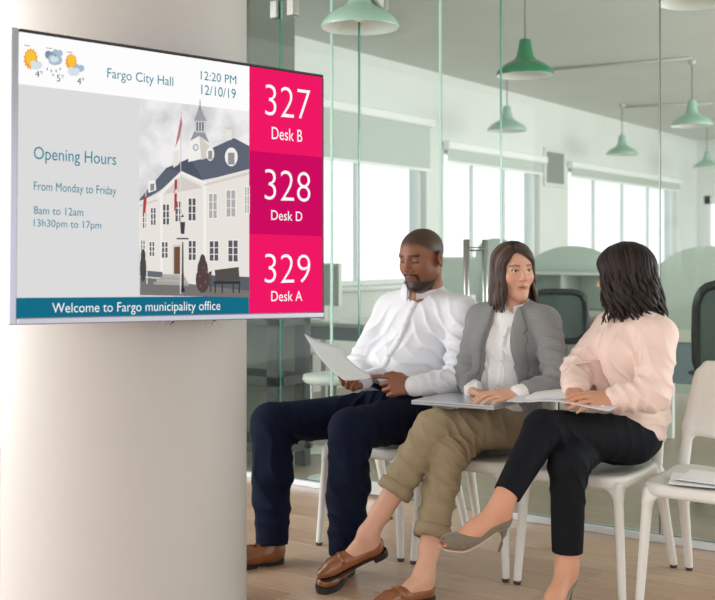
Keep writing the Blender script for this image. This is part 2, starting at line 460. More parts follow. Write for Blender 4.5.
stext('8am to 12am', 33.5, 83, (214.5, 215.5), 207.3, c_teal)
stext('13h30pm to 17pm', 33.5, 101, (227, 228), 220.4, c_teal)
stext('Welcome to Fargo municipality office', 52, 220, (311.5, 311), 302, c_w, off=-.006)
stext('327', 265, 310, (115, 120.5), 87, c_w, off=-.014)
stext('Desk B', 271.5, 302, (139, 142), 128.5, c_w)
stext('328', 264.5, 310, (199.5, 202.5), 170.5, c_w, off=-.014)
stext('Desk D', 271, 302, (219, 222), 211, c_w)
stext('329', 264.5, 310, (282.5, 283.5), 254, c_w, off=-.014)
stext('Desk A', 271, 302, (301, 301), 291, c_w)
stext('4°', 35, 42.5, (77, 78), 71, c_k); stext('5°', 56.5, 63.5, (81.5, 82), 75, c_k); stext('4°', 77, 84, (84.5, 85), 78, c_k)
# weather symbols
def disc(name, x, y, rx, ry, m, c, n=20, star=0.):
    pts = []
    for k in range(n):
        t = -2*math.pi*k/n; q = 1+(star if k % 2 else 0)
        pts.append((x+rx*q*math.cos(t), y+ry*q*math.sin(t)))
    a, b = zip(*[sp(*p) for p in pts])
    mb = MB(); P = [S(sp(x, y)[0], sp(x, y)[1], c)]+[S(i, j, c) for i, j in zip(a, b)]
    mb.add(P, [(0, 1+(k+1) % n, 1+k) for k in range(n)][::1])
    return mb.build(name, m, disp)
c_sun, c_ray = E_('sun', (250, 196, 60)), E_('ray', (246, 160, 52))
c_cl, c_cd, c_cm = E_('cloud', (214, 226, 234)), E_('cloud_dark', (126, 146, 168)), E_('cloud_mid', (170, 190, 206))
def cloud(x, y, s, m, c):
    disc('cloud', x, y, 5*s, 3.2*s, m, c); disc('cloud', x-2.2*s, y-1.8*s, 3*s, 3*s, m, c+.0001); disc('cloud', x+2*s, y-.6*s, 3.2*s, 3.4*s, m, c+.0002)
disc('sun_rays', 30.5, 59, 6, 9, c_ray, .0012, 28, .25); disc('sun', 30.5, 58, 5, 7.4, c_sun, .0013)
cloud(36, 66, 1.15, c_cl, .0014)
cloud(50.5, 56, 1.1, c_cd, .0012); cloud(57.5, 54, 1.0, c_cm, .0013); cloud(55, 61, 1.35, c_cm, .0016); cloud(54, 60, .8, c_cl, .002)
for x, y in ((47, 69), (51, 71), (56, 71), (60, 69), (53, 75)): disc('raindrop', x, y, .7, 1.6, c_cd, .0013, 8)
disc('sun_rays', 71, 62, 5, 7, c_ray, .0012, 28, .25); disc('sun', 71.5, 61, 4, 5.8, c_sun, .0013)
cloud(79, 69, 1.0, c_cm, .0014); cloud(73.5, 72.5, 1.15, c_cl, .0018)
for x, y in ((27, 45.5), (49, 48), (69.5, 52)):
    spoly('caption_mark', [(x-3, y-.6), (x+3, y+.2), (x+3, y+1.1), (x-3, y+.3)], E_('captiongrey', (170, 170, 168)), .0012, disp)

# the photograph of the white town hall shown on the display
def cloud_emission():
    m = emis('screen_sky', (222, 219, 220)); nt = m.node_tree; N = nt.nodes; L = nt.links
    e = [n for n in N if n.type == 'EMISSION'][0]
    tc = N.new('ShaderNodeTexCoord'); no = N.new('ShaderNodeTexNoise'); no.inputs['Scale'].default_value = 7; no.inputs['Detail'].default_value = 6
    L.new(tc.outputs['Object'], no.inputs['Vector']); cr = N.new('ShaderNodeValToRGB')
    cr.color_ramp.elements[0].position = .36; cr.color_ramp.elements[0].color = (*lin((196, 195, 199)), 1)
    cr.color_ramp.elements[1].position = .58; cr.color_ramp.elements[1].color = (*lin((240, 238, 238)), 1)
    L.new(no.outputs['Fac'], cr.inputs[0]); L.new(cr.outputs[0], e.inputs[0])
    return m
pic = srect('picture', xp, xs, bt, bh, cloud_emission())
pz = [.0011]
def pp(pts, rgb, name='picture_patch'):
    pz[0] += .00002
    return spoly(name, pts, E_('p_%d_%d_%d' % rgb, rgb), pz[0], disp)
def ppd(x, y, rx, ry, rgb, n=14):
    pz[0] += .00002
    return disc('picture_patch', x, y, rx, ry, E_('p_%d_%d_%d' % rgb, rgb), pz[0], n)
ROOF, ROOFD, WALL, WALLD, WIN_, TRIM = (96, 102, 116), (82, 88, 101), (231, 226, 219), (212, 205, 198), (92, 92, 98), (242, 239, 234)
pp([(139.5, 199), (166, 168), (190, 158), (234, 138), (249, 146), (249, 171), (203, 180), (180, 178), (139.5, 203)], ROOF)
pp([(166, 168), (190, 158), (203, 180), (182, 172)], ROOFD)
pp([(139.5, 201), (158, 193), (181, 171), (203, 181), (249, 169), (249, 297), (139.5, 295)], WALL)
pp([(203, 181), (206, 180.5), (206, 280), (203, 280)], TRIM); pp([(160, 194), (162.5, 193), (162.5, 281), (160, 281)], TRIM)
pp([(157, 196), (181, 171), (204, 182), (204, 184.5), (181, 174), (157, 199)], TRIM)
pp([(163, 194.5), (181, 176.5), (201, 186), (201, 188)], WALLD)
pp([(204, 184), (249, 172), (249, 174.5), (204, 186)], WALLD); pp([(139.5, 205), (157, 199), (157, 201), (139.5, 207)], WALLD)
# tower
pp([(188.5, 142), (199, 135.5), (210, 147), (210, 157), (188, 162)], TRIM); pp([(199, 135.5), (210, 147), (210, 157), (201, 160)], WALLD)
ppd(195.5, 147.5, 3, 3.6, (150, 165, 178)); ppd(195.5, 147.5, 2, 2.5, (225, 228, 230))
pp([(190, 141), (194, 131), (204, 131), (209, 143), (199, 136)], (150, 152, 160))
pp([(194.5, 119.5), (205.5, 119.5), (204.5, 132.5), (195, 132.5)], (205, 204, 204))
for x in (196.2, 199, 201.8): pp([(x, 122), (x+1.6, 122), (x+1.6, 131), (x, 131)], (110, 112, 122))
pp([(193.5, 121), (199.5, 105.5), (206.5, 121)], (158, 160, 168)); pp([(199.4, 100), (200.2, 100), (200.4, 110), (199.2, 110)], (120, 122, 128))
# dormers and chimneys
for x, y, rx, ry in ((210, 154, 4, 7), (231, 157, 6.5, 9.5)):
    ppd(x, y, rx, ry, TRIM); pp([(x-rx*.5, y-ry*.45), (x+rx*.5, y-ry*.45), (x+rx*.5, y+ry*.8), (x-rx*.5, y+ry*.8)], (150, 150, 152))
pp([(225.5, 127), (231.5, 128.5), (231, 140), (225, 140)], WALL); pp([(224.5, 127), (232.2, 128.5), (232.2, 130.2), (224.5, 129)], WALLD)
pp([(173, 152), (178.5, 150), (179, 164), (173, 168)], WALL); pp([(148, 181), (155, 180), (156, 190), (148, 193)], TRIM); pp([(150, 184), (154, 183.5), (154, 190), (150, 191)], (140, 142, 146))
# windows
def pwin(x, y, w, h, dk=WIN_):
    pp([(x-w/2-.8, y-h/2-1), (x+w/2+.8, y-h/2-1), (x+w/2+.8, y+h/2+.8), (x-w/2-.8, y+h/2+.8)], TRIM)
    pp([(x-w/2, y-h/2), (x+w/2, y-h/2), (x+w/2, y+h/2), (x-w/2, y+h/2)], dk)
    pp([(x-.5, y-h/2), (x+.5, y-h/2), (x+.5, y+h/2), (x-.5, y+h/2)], TRIM)
    for q in (-.17, .17): pp([(x-w/2, y+h*q-.35), (x+w/2, y+h*q-.35), (x+w/2, y+h*q+.35), (x-w/2, y+h*q+.35)], TRIM)
for x, y, w_, h_, c in ((144.5, 220, 4, 16, (110, 110, 114)), (153, 216.5, 4.6, 17, WIN_), (165.7, 214.5, 6, 20, WIN_), (178, 211.5, 6, 20, WIN_), (191.7, 209.5, 7, 22, WIN_), (212.5, 206, 7.6, 24, (176, 174, 172)), (230.5, 203.5, 8.6, 26, (176, 174, 172)), (246.5, 200, 4, 26, (180, 178, 176)),
                        (142.5, 247, 3.6, 13, (110, 110, 114)), (151.5, 249, 4.6, 14, WIN_), (164.3, 250, 5.6, 15.5, WIN_), (191.7, 250.5, 7, 19, WIN_), (213.5, 251, 8.6, 19.5, WIN_), (232.5, 251, 9.2, 21, WIN_)): pwin(x, y, w_, h_, c)
# base, door, steps, street
pp([(139.5, 270), (162, 272), (162, 278), (139.5, 276)], (104, 108, 116)); pp([(203, 275), (249, 277), (249, 296), (203, 290)], (92, 96, 104))
pp([(139.5, 277), (160, 279), (190, 284), (249, 291), (249, 297.4), (139.5, 295)], (120, 116, 114))
pp([(172, 245), (181, 244.5), (181, 275), (172, 275)], WALLD); pp([(173.5, 247), (180, 246.5), (180, 274), (173.5, 274)], (112, 84, 62))
for k in range(4): pp([(162-3*k, 274+2.6*k), (184+1.5*k, 275+2.7*k), (184+1.5*k, 277.6+2.7*k), (162-3*k, 276.6+2.6*k)], (178-10*(k % 2), 174-10*(k % 2), 170-10*(k % 2)))
# flags, lamp post, shrubs, bench
pp([(180.3, 112), (181, 112), (180.6, 172), (179.8, 172)], (196, 194, 196)); pp([(180.6, 116), (181.8, 124), (179, 138), (174.5, 148), (177.5, 132)], (186, 120, 120))
pp([(179.6, 172), (180.4, 172), (180.4, 294), (179.4, 294)], (222, 219, 216)); pp([(174, 180), (176.6, 179), (176.2, 206), (173.6, 212)], (176, 62, 66)); pp([(174.6, 190), (176.4, 189), (176.4, 193), (174.4, 194)], (230, 220, 216))
pp([(144.8, 190), (145.6, 190), (147, 284), (146, 284)], (226, 224, 220)); pp([(143, 198), (146.4, 196), (145, 212), (142, 216)], (176, 70, 74))
pp([(181.6, 242), (182.8, 242), (183.2, 290), (181.2, 290)], (48, 48, 52)); pp([(179.4, 222), (184.6, 222), (183.8, 234), (180.4, 234)], (70, 70, 74)); pp([(180.6, 217), (182, 214), (183.6, 217)], (60, 60, 64))
pp([(176, 238), (188, 238), (188, 239.4), (176, 239.4)], (60, 60, 64)); pp([(180.8, 288), (183.8, 288), (184.4, 292), (180.2, 292)], (48, 48, 52))
for x, y, rx, ry in ((202, 280, 7, 13), (202, 270, 5.4, 12), (202, 262, 3.2, 8)): ppd(x, y, rx, ry, (84, 70, 68))
for x, y in ((199, 276), (205, 282), (203, 268), (200, 286), (206, 272)): ppd(x, y, 1.2, 1.6, (124, 80, 78))
for x, y, rx, ry in ((142.5, 268, 3.2, 14), (142.5, 256, 2.4, 7)): ppd(x, y, rx, ry, (78, 76, 72))
pp([(214, 270), (238, 267), (239, 280), (215, 281)], (84, 80, 78)); pp([(213, 281), (239, 281), (240, 284), (213, 284)], (58, 56, 56))
for x in (214, 221, 232, 238): pp([(x, 282), (x+1.2, 282), (x+1.2, 293), (x, 293)], (56, 54, 54))
pp([(208, 272), (211, 271), (211, 292), (209, 292)], (88, 84, 82))
# ------------------------------------------------------------------ smooth solid modelling (signed distance fields meshed as quads)
O8 = np.array([[i, j, k] for i in (0, 1) for j in (0, 1) for k in (0, 1)])
EDGES = [(a, b) for a in range(8) for b in range(a+1, 8) if np.abs(O8[a]-O8[b]).sum() == 1]
def nets(f, lo, hi, h, slop=1.35):
    lo = np.array(lo, float); hi = np.array(hi, float)
    n0 = np.ceil((hi-lo)/(8*h)).astype(int)
    cells = np.stack(np.meshgrid(*[np.arange(k) for k in n0], indexing='ij'), -1).reshape(-1, 3)
    for size in (8, 4, 2):
        d = f(lo+(cells+.5)*size*h)
        cells = cells[np.abs(d) < size*h*.87*slop]
        cells = (cells[:, None, :]*2+O8[None]).reshape(-1, 3)
    B = 8192
    key = lambda c: ((c[..., 0]+1)*B+(c[..., 1]+1))*B+(c[..., 2]+1)
    cor = cells[:, None, :]+O8[None]
    uk, inv = np.unique(key(cor).ravel(), return_inverse=True)
    cc = np.stack([uk//(B*B)-1, (uk//B) % B-1, uk % B-1], 1)
    val = f(lo+cc*h)[inv].reshape(-1, 8)
    ins = val < 0
    mixed = ins.any(1) & ~ins.all(1)
    cells = cells[mixed]; val = val[mixed]; ins = ins[mixed]
    acc = np.zeros((len(cells), 3)); cnt = np.zeros(len(cells))
    for a, b in EDGES:
        m = ins[:, a] != ins[:, b]
        t = val[m, a]/(val[m, a]-val[m, b])
        acc[m] += O8[a]+(O8[b]-O8[a])*t[:, None]; cnt[m] += 1
    V = lo+(cells+acc/cnt[:, None])*h
    k = key(cells); order = np.argsort(k); ks = k[order]
    def find(c):
        q = key(c); p = np.searchsorted(ks, q); p = np.minimum(p, len(ks)-1)
        return np.where(ks[p] == q, order[p], -1)
    F = []
    cidx = {0: 4, 1: 2, 2: 1}
    for a in range(3):
        b, c = (a+1) % 3, (a+2) % 3
        eb = np.eye(3, dtype=int)[b]; ec = np.eye(3, dtype=int)[c]
        m = ins[:, 0] != ins[:, cidx[a]]
        base = cells[m]
        q = np.stack([find(base), find(base-eb), find(base-eb-ec), find(base-ec)], 1)
        fl_ = ~ins[m, 0]
        q[fl_] = q[fl_][:, ::-1]
        F.append(q[(q >= 0).all(1)])
    return V, np.concatenate(F)
def smin(a, b, k):
    h = np.maximum(k-np.abs(a-b), 0)/k
    return np.minimum(a, b)-h*h*k*.25
class Fld:
    """ordered list of blended primitives"""
    def __init__(s, M=None, sc=1.0): s.P = []; s.M = np.eye(4) if M is None else M; s.sc = sc; s.post = None
    def T(s, p): return s.M[:3, :3]@np.array(p, float)+s.M[:3, 3]
    def Dn(s, d):
        v = s.M[:3, :3]@np.array(d, float); return v/np.linalg.norm(v)
    def cone(s, a, b, r1, r2, k=.02, op='u', flat=None):
        """tapered capsule; flat = (axis, factor) squashes it along axis"""
        a, b = s.T(a), s.T(b); r1, r2 = r1*s.sc, r2*s.sc
        ba = b-a; L2 = max(ba@ba, 1e-9)
        ax = None
        if flat is not None: ax = s.Dn(flat[0]); fac = flat[1]
        def fn(P):
            pa = P-a; t = np.clip(pa@ba/L2, 0, 1)
            q = pa-t[:, None]*ba
            if ax is not None:
                w = q@ax; q = q+np.outer(w*(1/fac-1), ax)
                d = np.sqrt((q*q).sum(1))-(r1+(r2-r1)*t)
                return d*(.5+.5*fac)
            return np.sqrt((q*q).sum(1))-(r1+(r2-r1)*t)
        R = max(r1, r2)*(max(1, flat[1]) if flat is not None else 1)
        s.P.append((fn, np.minimum(a, b)-R, np.maximum(a, b)+R, k*s.sc, op)); return s
    def ell(s, c, r, k=.02, op='u', R=None):
        c = s.T(c); r = np.array(r, float)*s.sc
        Q = s.M[:3, :3]/np.linalg.norm(s.M[:3, 0])
        if R is not None: Q = Q@R
        def fn(P):
            p = (P-c)@Q
            k0 = np.sqrt(((p/r)**2).sum(1)); k1 = np.sqrt(((p/(r*r))**2).sum(1))
            return k0*(k0-1)/np.maximum(k1, 1e-9)
        m = r.max()
        s.P.append((fn, c-m, c+m, k*s.sc, op)); return s
    def rbox(s, c, hs, rr, k=.02, op='u', R=None):
        c = s.T(c); hs = np.array(hs, float)*s.sc; rr = rr*s.sc
        Q = s.M[:3, :3]/np.linalg.norm(s.M[:3, 0])
        if R is not None: Q = Q@R
        def fn(P):
            q = np.abs((P-c)@Q)-(hs-rr)
            return np.sqrt((np.maximum(q, 0)**2).sum(1))+np.minimum(q.max(1), 0)-rr
        m = np.linalg.norm(hs)
        s.P.append((fn, c-m, c+m, k*s.sc, op)); return s
    def half(s, p, n, k=.006, lo=None, hi=None):
        """cut away the side n points to (within the box lo..hi)"""
        p = s.T(p); n = s.Dn(n)
        def fn(P): return -((P-p)@n)
        s.P.append((fn, np.array(lo if lo is not None else (-99,)*3), np.array(hi if hi is not None else (99,)*3), k, 's')); return s
    def __call__(s, P):
        d = np.full(len(P), 1.0)
        for fn, lo, hi, k, op in s.P:
            mg = .055+k
            m = ((P > lo-mg) & (P < hi+mg)).all(1)
            if not m.any(): continue
            e = fn(P[m])
            if op == 'u': d[m] = smin(d[m], e, max(k, 1e-4))
            else: d[m] = -smin(-d[m], e, max(k, 1e-4))
        if s.post is not None:
            m = np.abs(d) < .07
            if m.any(): d[m] = s.post(P[m], d[m])
        return d
    def bounds(s):
        lo = np.min([p[1] for p in s.P if p[4] == 'u'], 0)-.04; hi = np.max([p[2] for p in s.P if p[4] == 'u'], 0)+.04
        return lo, hi
    def mesh(s, h): return nets(s, *s.bounds(), h, 1.35 if s.post is None else 2.1)
def waves(P, f, seed, n=5, dirs=None):
    """soft irregular fold pattern in about -1..1"""
    rng = np.random.RandomState(seed); out = np.zeros(len(P))
    for i in range(n):
        if dirs is None: d = rng.normal(size=3); d /= np.linalg.norm(d)
        else: d = np.array(dirs[i % len(dirs)], float)+rng.normal(size=3)*.18; d /= np.linalg.norm(d)
        e = rng.normal(size=3); e /= np.linalg.norm(e)
        out += np.sin(P@d*f*rng.uniform(.7, 1.4)+1.6*np.sin(P@e*f*.5+rng.uniform(0, 6))+rng.uniform(0, 6))
    return out/n**.5*.8
# ------------------------------------------------------------------ white moulded chairs
m_chair = mat('white_plastic', (226, 224, 219), .42, var=.015, vscale=4, bump=.02, bscale=300)
m_foot = mat('dark_foot_cap', (60, 58, 56), .6)
def make_chair():
    """chair in its own frame: faces -y, origin on the floor under the seat centre"""
    t = thing('waiting_chair', 'x', 'chair', (0, 0, 0), 'white moulded waiting chairs')
    f = Fld()
    def slab(P):
        q = np.abs(P[:, :2]-np.array([0, -.005]))-(np.array([.216, .226])-.09)
        e = np.sqrt((np.maximum(q, 0)**2).sum(1))+np.minimum(q.max(1), 0)-.09
        w = np.stack([e+.02, np.abs(P[:, 2]-.436)-.026+.02], 1)
        return np.sqrt((np.maximum(w, 0)**2).sum(1))+np.minimum(w.max(1), 0)-.02
    f.P.append((slab, np.array([-.23, -.24, .4]), np.array([.23, .24, .48]), .01, 'u'))
    f.ell((0, -.01, 1.44), (1.0, 1.0, 1.0), k=.02, op='s')                      # gentle dish
    V, F = f.mesh(.0055); mesh_obj('seat', V, F, m_chair, t, smooth=True)
    for sx in (-1, 1):
        g = Fld()
        g.cone((sx*.187, -.196, .424), (sx*.213, -.218, .012), .020, .0155, k=.01)
        g.cone((sx*.14, -.205, .420), (sx*.187, -.198, .39), .010, .012, k=.02); g.cone((sx*.194, -.14, .420), (sx*.188, -.196, .385), .010, .012, k=.02)
        g.half((0, 0, .012), (0, 0, -1), k=.002)
        V, F = g.mesh(.0045); lg = mesh_obj('leg', V, F, m_chair, t, smooth=True)
        MB().lathe((sx*.213, -.218, 0), [(0, 0), (.014, 0), (.0155, .012), (0, .012)], 14).build('foot_cap', m_foot, lg)
        g = Fld()
        g.cone((sx*.194, .20, .43), (sx*.202, .245, .3), .022, .020, k=.02); g.cone((sx*.202, .245, .3), (sx*.213, .345, .012), .021, .0165, k=.01)
        g.cone((sx*.196, .13, .425), (sx*.2, .22, .40), .018, .02, k=.03)
        g.half((0, 0, .012), (0, 0, -1), k=.002)
        V, F = g.mesh(.0045); lg = mesh_obj('leg', V, F, m_chair, t, smooth=True)
        MB().lathe((sx*.213, .346, 0), [(0, 0), (.014, 0), (.0155, .012), (0, .012)], 14).build('foot_cap', m_foot, lg)
    # backrest: two posts carrying a shell, open above the seat
    f = Fld()
    for sx in (-1, 1):
        f.cone((sx*.192, .205, .44), (sx*.186, .262, .60), .024, .020, k=.02, flat=((0, 1, 0), .75))
        f.cone((sx*.186, .262, .60), (sx*.165, .335, .80), .020, .018, k=.02, flat=((0, 1, 0), .7))
    for i in range(9):
        w = i/8; z = .585+.25*w; y = .258+.085*w+.006*math.sin(w*3)
        hw = .178-.022*w-(.02*max(0, w-.8)/.2)
        f.cone((-hw, y, z), (hw, y, z), .021, .021, k=.025, flat=((0, 1, 0), .62))
        f.ell((0, y+.012, z), (hw*.75, .016, .035), k=.02)
    V, F = f.mesh(.0055); mesh_obj('backrest', V, F, m_chair, t, smooth=True)
    return t
chair0 = make_chair()
CHU = [-2.655, -2.165, -1.69, -1.20]; CHV = 4.02
CL = ['white plastic chair under the man in the white shirt', 'white plastic chair under the woman in the grey blazer', 'white plastic chair under the woman in the pink blouse', 'empty white plastic chair with papers lying on its seat']
for i in range(4):
    c = chair0 if i == 0 else copy_tree(chair0)
    c.location = (CHU[i], CHV, 0); c['label'] = CL[i]
# papers on the empty chair
m_paper = mat('white_paper', (246, 246, 250), .6)
m_print = mat('printed_grey', (176, 176, 182), .7)
def sheet(name, c, du, dv, w, l, bend, n=8, th=.0012, label=None, mats=None, zfun=None):
    """a sheet of paper: centre c, unit directions du (width) and dv (length)"""
    c, du, dv = np.array(c, float), np.array(du, float), np.array(dv, float)
    du /= np.linalg.norm(du); dv /= np.linalg.norm(dv); nn = np.cross(du, dv); nn /= np.linalg.norm(nn)
    V = []; F = []
    for side in (0, 1):
        for i in range(n+1):
            for j in range(n+1):
                a, b = (i/n-.5), (j/n-.5)
                z = bend(a, b) if bend else 0
                V.append(c+du*a*w+dv*b*l+nn*(z+th*side))
    N1 = (n+1)*(n+1); g = lambda s_, i, j: s_*N1+i*(n+1)+j
    for i in range(n):
        for j in range(n):
            F.append((g(1, i, j), g(1, i+1, j), g(1, i+1, j+1), g(1, i, j+1))); F.append((g(0, i, j), g(0, i, j+1), g(0, i+1, j+1), g(0, i+1, j)))
    for i in range(n):
        F += [(g(0, i, 0), g(0, i+1, 0), g(1, i+1, 0), g(1, i, 0)), (g(0, i, n), g(1, i, n), g(1, i+1, n), g(0, i+1, n)),
              (g(0, 0, i), g(1, 0, i), g(1, 0, i+1), g(0, 0, i+1)), (g(0, n, i), g(0, n, i+1), g(1, n, i+1), g(1, n, i))]
    return V, F
V, F = sheet('paper', (CHU[3]+.02, CHV-.10, .462), (1, .25, 0), (-.25, 1, 0), .30, .21, lambda a, b: .006*(a*a+b*b)*2)
tag(mesh_obj('paper_sheet', V, F, m_paper, smooth=False), 'white paper sheet lying on the empty chair, lower of two', 'paper', 'papers on the empty chair')
V, F = sheet('paper', (CHU[3]+.05, CHV-.06, .467), (1, .05, 0), (-.05, 1, 0), .30, .21, lambda a, b: .006*(a*a+b*b)*2)
tag(mesh_obj('paper_sheet', V, F, m_paper, smooth=False), 'white paper sheet lying on the empty chair, upper of two', 'paper', 'papers on the empty chair')

# ------------------------------------------------------------------ green pendant lamps behind the glass
m_gdeep = mat('deep_green_enamel', (0, 122, 72), .25, coat=.4)
m_gpale = mat('haze_paled_green_enamel', (160, 197, 180), .3, coat=.3)  # green lightened in the colour to imitate haze and reflections of the glass
m_gin = mat('white_enamel', (236, 238, 234), .35)
m_cord = mat('grey_cord', (120, 126, 122), .6)
PEND = [(525, 76, 140, 1, 'deep green pendant lamp hanging behind the glass above the women'),
        (507, 131, 95, 0, 'haze-paled green pendant lamp hanging just below the deep green one'),
        (622, 155, 76, 0, 'haze-paled green pendant lamp in front of the wide far window'),
        (692, 126, 99, 0, 'mid-sized haze-paled green pendant lamp near the right edge'),
        (707, 168, 65, 0, 'smallest haze-paled green pendant lamp at the right edge'),
        (360, 28, 190, 0, 'large haze-paled green pendant lamp above the information screen'),
        (700, 2, 199, 0, 'haze-paled green pendant lamp cut off by the top right corner')]
m_cond = mat('grey_conduit', (190, 194, 190), .5)
for (x, y, s_, deep, lb) in PEND:
    p = at(x, y, FPX/s_)
    t = thing('pendant_lamp', lb, 'lamp', p, 'green pendant lamps in the office')
    k = 1.0
    prof = [(.205*k, 0), (.207*k, .012), (.20*k, .03), (.175*k, .06), (.13*k, .09), (.085*k, .112), (.062*k, .14), (.05*k, .19), (.043*k, .245), (.036*k, .262), (0, .265)]
    MB().lathe(p, prof, 32).build('shade', m_gdeep if deep else m_gpale, t)
    MB().lathe(p, [(.203, .001), (.19, .028), (.165, .055), (.12, .085), (.07, .11), (0, .125)][::-1], 32).build('shade_lining', m_gin, t)
    MB().lathe(p, [(0, .03), (.03, .04), (.038, .065), (.03, .09), (.02, .11), (0, .12)], 16).build('bulb', m_gin, t)
    MB().tube([p+np.array([0, 0, .262]), p+np.array([0, 0, HC-p[2]-.03])], .006, 8).build('cord', m_cord, t)
    MB().lathe((p[0], p[1], HC-.05), [(0, 0), (.03, .005), (.04, .05), (0, .05)], 16).build('ceiling_rose', m_cond, t)
for i, (a, b) in enumerate([((545, 70), (692, 58)), ((622, 107), (712, 103))]):
    pa, pb = [at(q[0], q[1], FPX*(HC-CAMH-.015)/(CY-q[1])) for q in (a, b)]
    tag(MB().tube([pa, pb], .014, 8).build('ceiling_conduit', m_cond), ['grey cable conduit on the ceiling nearest the glass', 'grey cable conduit on the ceiling above the far window'][i], 'conduit', 'cable conduits on the office ceiling')

# ------------------------------------------------------------------ office furniture behind the glass
m_mint = mat('mint_felt', (206, 219, 209), .9, bump=.05, bscale=150)
m_desk = mat('pale_desk_top', (206, 204, 194), .4)
m_dpan = mat('blue_grey_panel', (112, 130, 138), .5)
m_dark = mat('dark_teal_plastic', (38, 52, 54), .45)
m_blk = mat('black_plastic', (24, 28, 30), .45)
m_mesh = mat('grey_mesh_fabric', (86, 100, 96), .9)
m_offw = mat('office_white', (222, 226, 220), .5)
def arch_screen(u, v, w, h, label):
    """free-standing felt screen with an arched top"""
    t = thing('arched_screen', label, 'screen', (u, v, 0), 'arched felt desk screens')
    pts = [(-w/2, .08), (w/2, .08)]
    for k in range(17):
        a = math.pi*k/16; pts.append((w/2*math.cos(a), h-w*.36+w*.36*math.sin(a)))
    n = len(pts); mb = MB()
    V = [(u+a, v-.02, z) for a, z in pts]+[(u+a, v+.02, z) for a, z in pts]
    mb.add(V, [list(range(n))[::1], list(range(n, 2*n))[::-1]]+[(i, i+n, (i+1) % n+n, (i+1) % n) for i in range(n)])
    mb.build('felt_panel', m_mint, t)
    for s_ in (-1, 1): MB().box((u+s_*w*.4-.02, v-.15, 0), (u+s_*w*.4+.02, v+.15, .08), bev=.008).build('foot', m_offw, t)
    return t
def desk(u0, u1, v0, v1, z, label, panel=None, group='office desks'):
    t = thing('office_desk', label, 'desk', ((u0+u1)/2, (v0+v1)/2, 0), group)
    MB().box((u0, v0, z-.03), (u1, v1, z), bev=.005).build('desk_top', m_desk, t)
    for u in (u0+.04, u1-.04):
        for v in (v0+.05, v1-.05): MB().box((u-.025, v-.025, 0), (u+.025, v+.025, z-.03), bev=.004).build('leg', m_offw, t)
    if panel: MB().box((u0+.07, v0+.02, z-.03-panel), (u1-.07, v0+.04, z-.03), bev=.004).build('modesty_panel', m_dpan, t)
    return t
def office_chair(u, v, rz, label, zb=1.12, big=1.0):
    t = thing('office_chair', label, 'chair', (u, v, 0), 'office swivel chairs')
    c, s_ = math.cos(rz), math.sin(rz)
    X = lambda a, b, z: np.array([u+c*a-s_*b, v+s_*a+c*b, z])
    for k in range(5):
        a = 2*math.pi*k/5+.3
        e = X(.29*math.cos(a), .29*math.sin(a), .085)
        ar = MB().tube([X(0, 0, .12), e], [.028, .018], 8).build('base_arm', m_blk, t)
        mb = MB()
        for s2 in (-1, 1):
            o_ = np.array([-math.sin(a), math.cos(a), 0])*.016*s2; oo = np.array([c*o_[0]-s_*o_[1], s_*o_[0]+c*o_[1], 0])
            ax = oo/np.linalg.norm(oo)
            q = np.array([e[0], e[1], .031])+oo
            mb.tube([q-ax*.011, q+ax*.011], .03, 16)
        mb.build('caster', m_dark, ar)
    MB().tube([X(0, 0, .1), X(0, 0, .40)], [.03, .025], 12).build('gas_lift', m_blk, t)
    f = Fld(); f.rbox(X(0, 0, .46), (.24, .24, .045), .04, R=np.array([[c, -s_, 0], [s_, c, 0], [0, 0, 1]]))
    V, F = f.mesh(.012); mesh_obj('seat', V, F, m_blk, t, smooth=True)
    # back: rounded frame with mesh inside
    fr = []; w, z0, z1 = .215, .62, zb
    for k in range(25):
        a = 2*math.pi*k/24; ca, sa = math.cos(a), math.sin(a)
        ex = abs(ca)**.45*(1 if ca >= 0 else -1); ez = abs(sa)**.45*(1 if sa >= 0 else -1)
        z = (z0+z1)/2+(z1-z0)/2*ez
        fr.append(X(w*ex*(1-.08*(ez+1)/2), .235+.06*(z-z0)-.05*(1-abs(ex)), z))
    MB().tube(fr, .024, 8, caps=False).build('back_frame', m_blk, t)
    ctr = sum(np.array(p) for p in fr[:-1])/24
    mb = MB(); mb.add([ctr]+fr[:-1], [(0, 1+k, 1+(k+1) % 24) for k in range(24)], sm=True); mb.add([ctr+np.array([s_, -c, 0])*-.004]+[p+np.array([s_, -c, 0])*-.004 for p in fr[:-1]], [(0, 1+(k+1) % 24, 1+k) for k in range(24)], sm=True)
    mb.build('back_mesh', m_mesh, t)
    MB().tube([X(0, .1, .43), X(0, .27, .47), X(0, .27, .72)], .022, 8).build('back_stem', m_blk, t)
    for s2 in (-1, 1):
        MB().tube([X(s2*.2, .05, .44), X(s2*.28, .06, .5), X(s2*.28, .05, .66)], .016, 8).build('arm_post', m_blk, t)
        MB().tube([X(s2*.28, .15, .67), X(s2*.28, -.1, .67)], .024, 8, flat=(1, .5)).build('arm_pad', m_blk, t)
    return t
arch_screen(-3.72, 8.45, .95, 1.335, 'arched mint screen between the two women')
arch_screen(-2.78, 9.1, 1.0, 1.335, 'arched mint screen right of the dark-haired woman')
arch_screen(-4.72, 9.0, .42, 1.41, 'narrow arched mint screen behind the head of the woman in grey')
desk(-2.55, -.2, 6.7, 7.4, .75, 'pale desk with blue grey front panel behind the empty chair', .26)
office_chair(-1.47, 5.62, math.radians(170), 'black mesh-backed swivel chair close behind the empty white chair', 1.13)
desk(-4.75, -2.9, 7.7, 8.42, .80, 'pale desk in front of the arched screen between the women')
office_chair(-3.32, 7.25, math.radians(20), 'dark swivel chair between the two women, behind the glass', .99)
desk(-5.3, -3.75, 6.45, 7.1, .76, 'pale desk behind the glass left of the man', .1)
office_chair(-3.83, 5.92, math.radians(-30), 'dark swivel chair behind the glass left of the man\'s shoulder', 1.05)
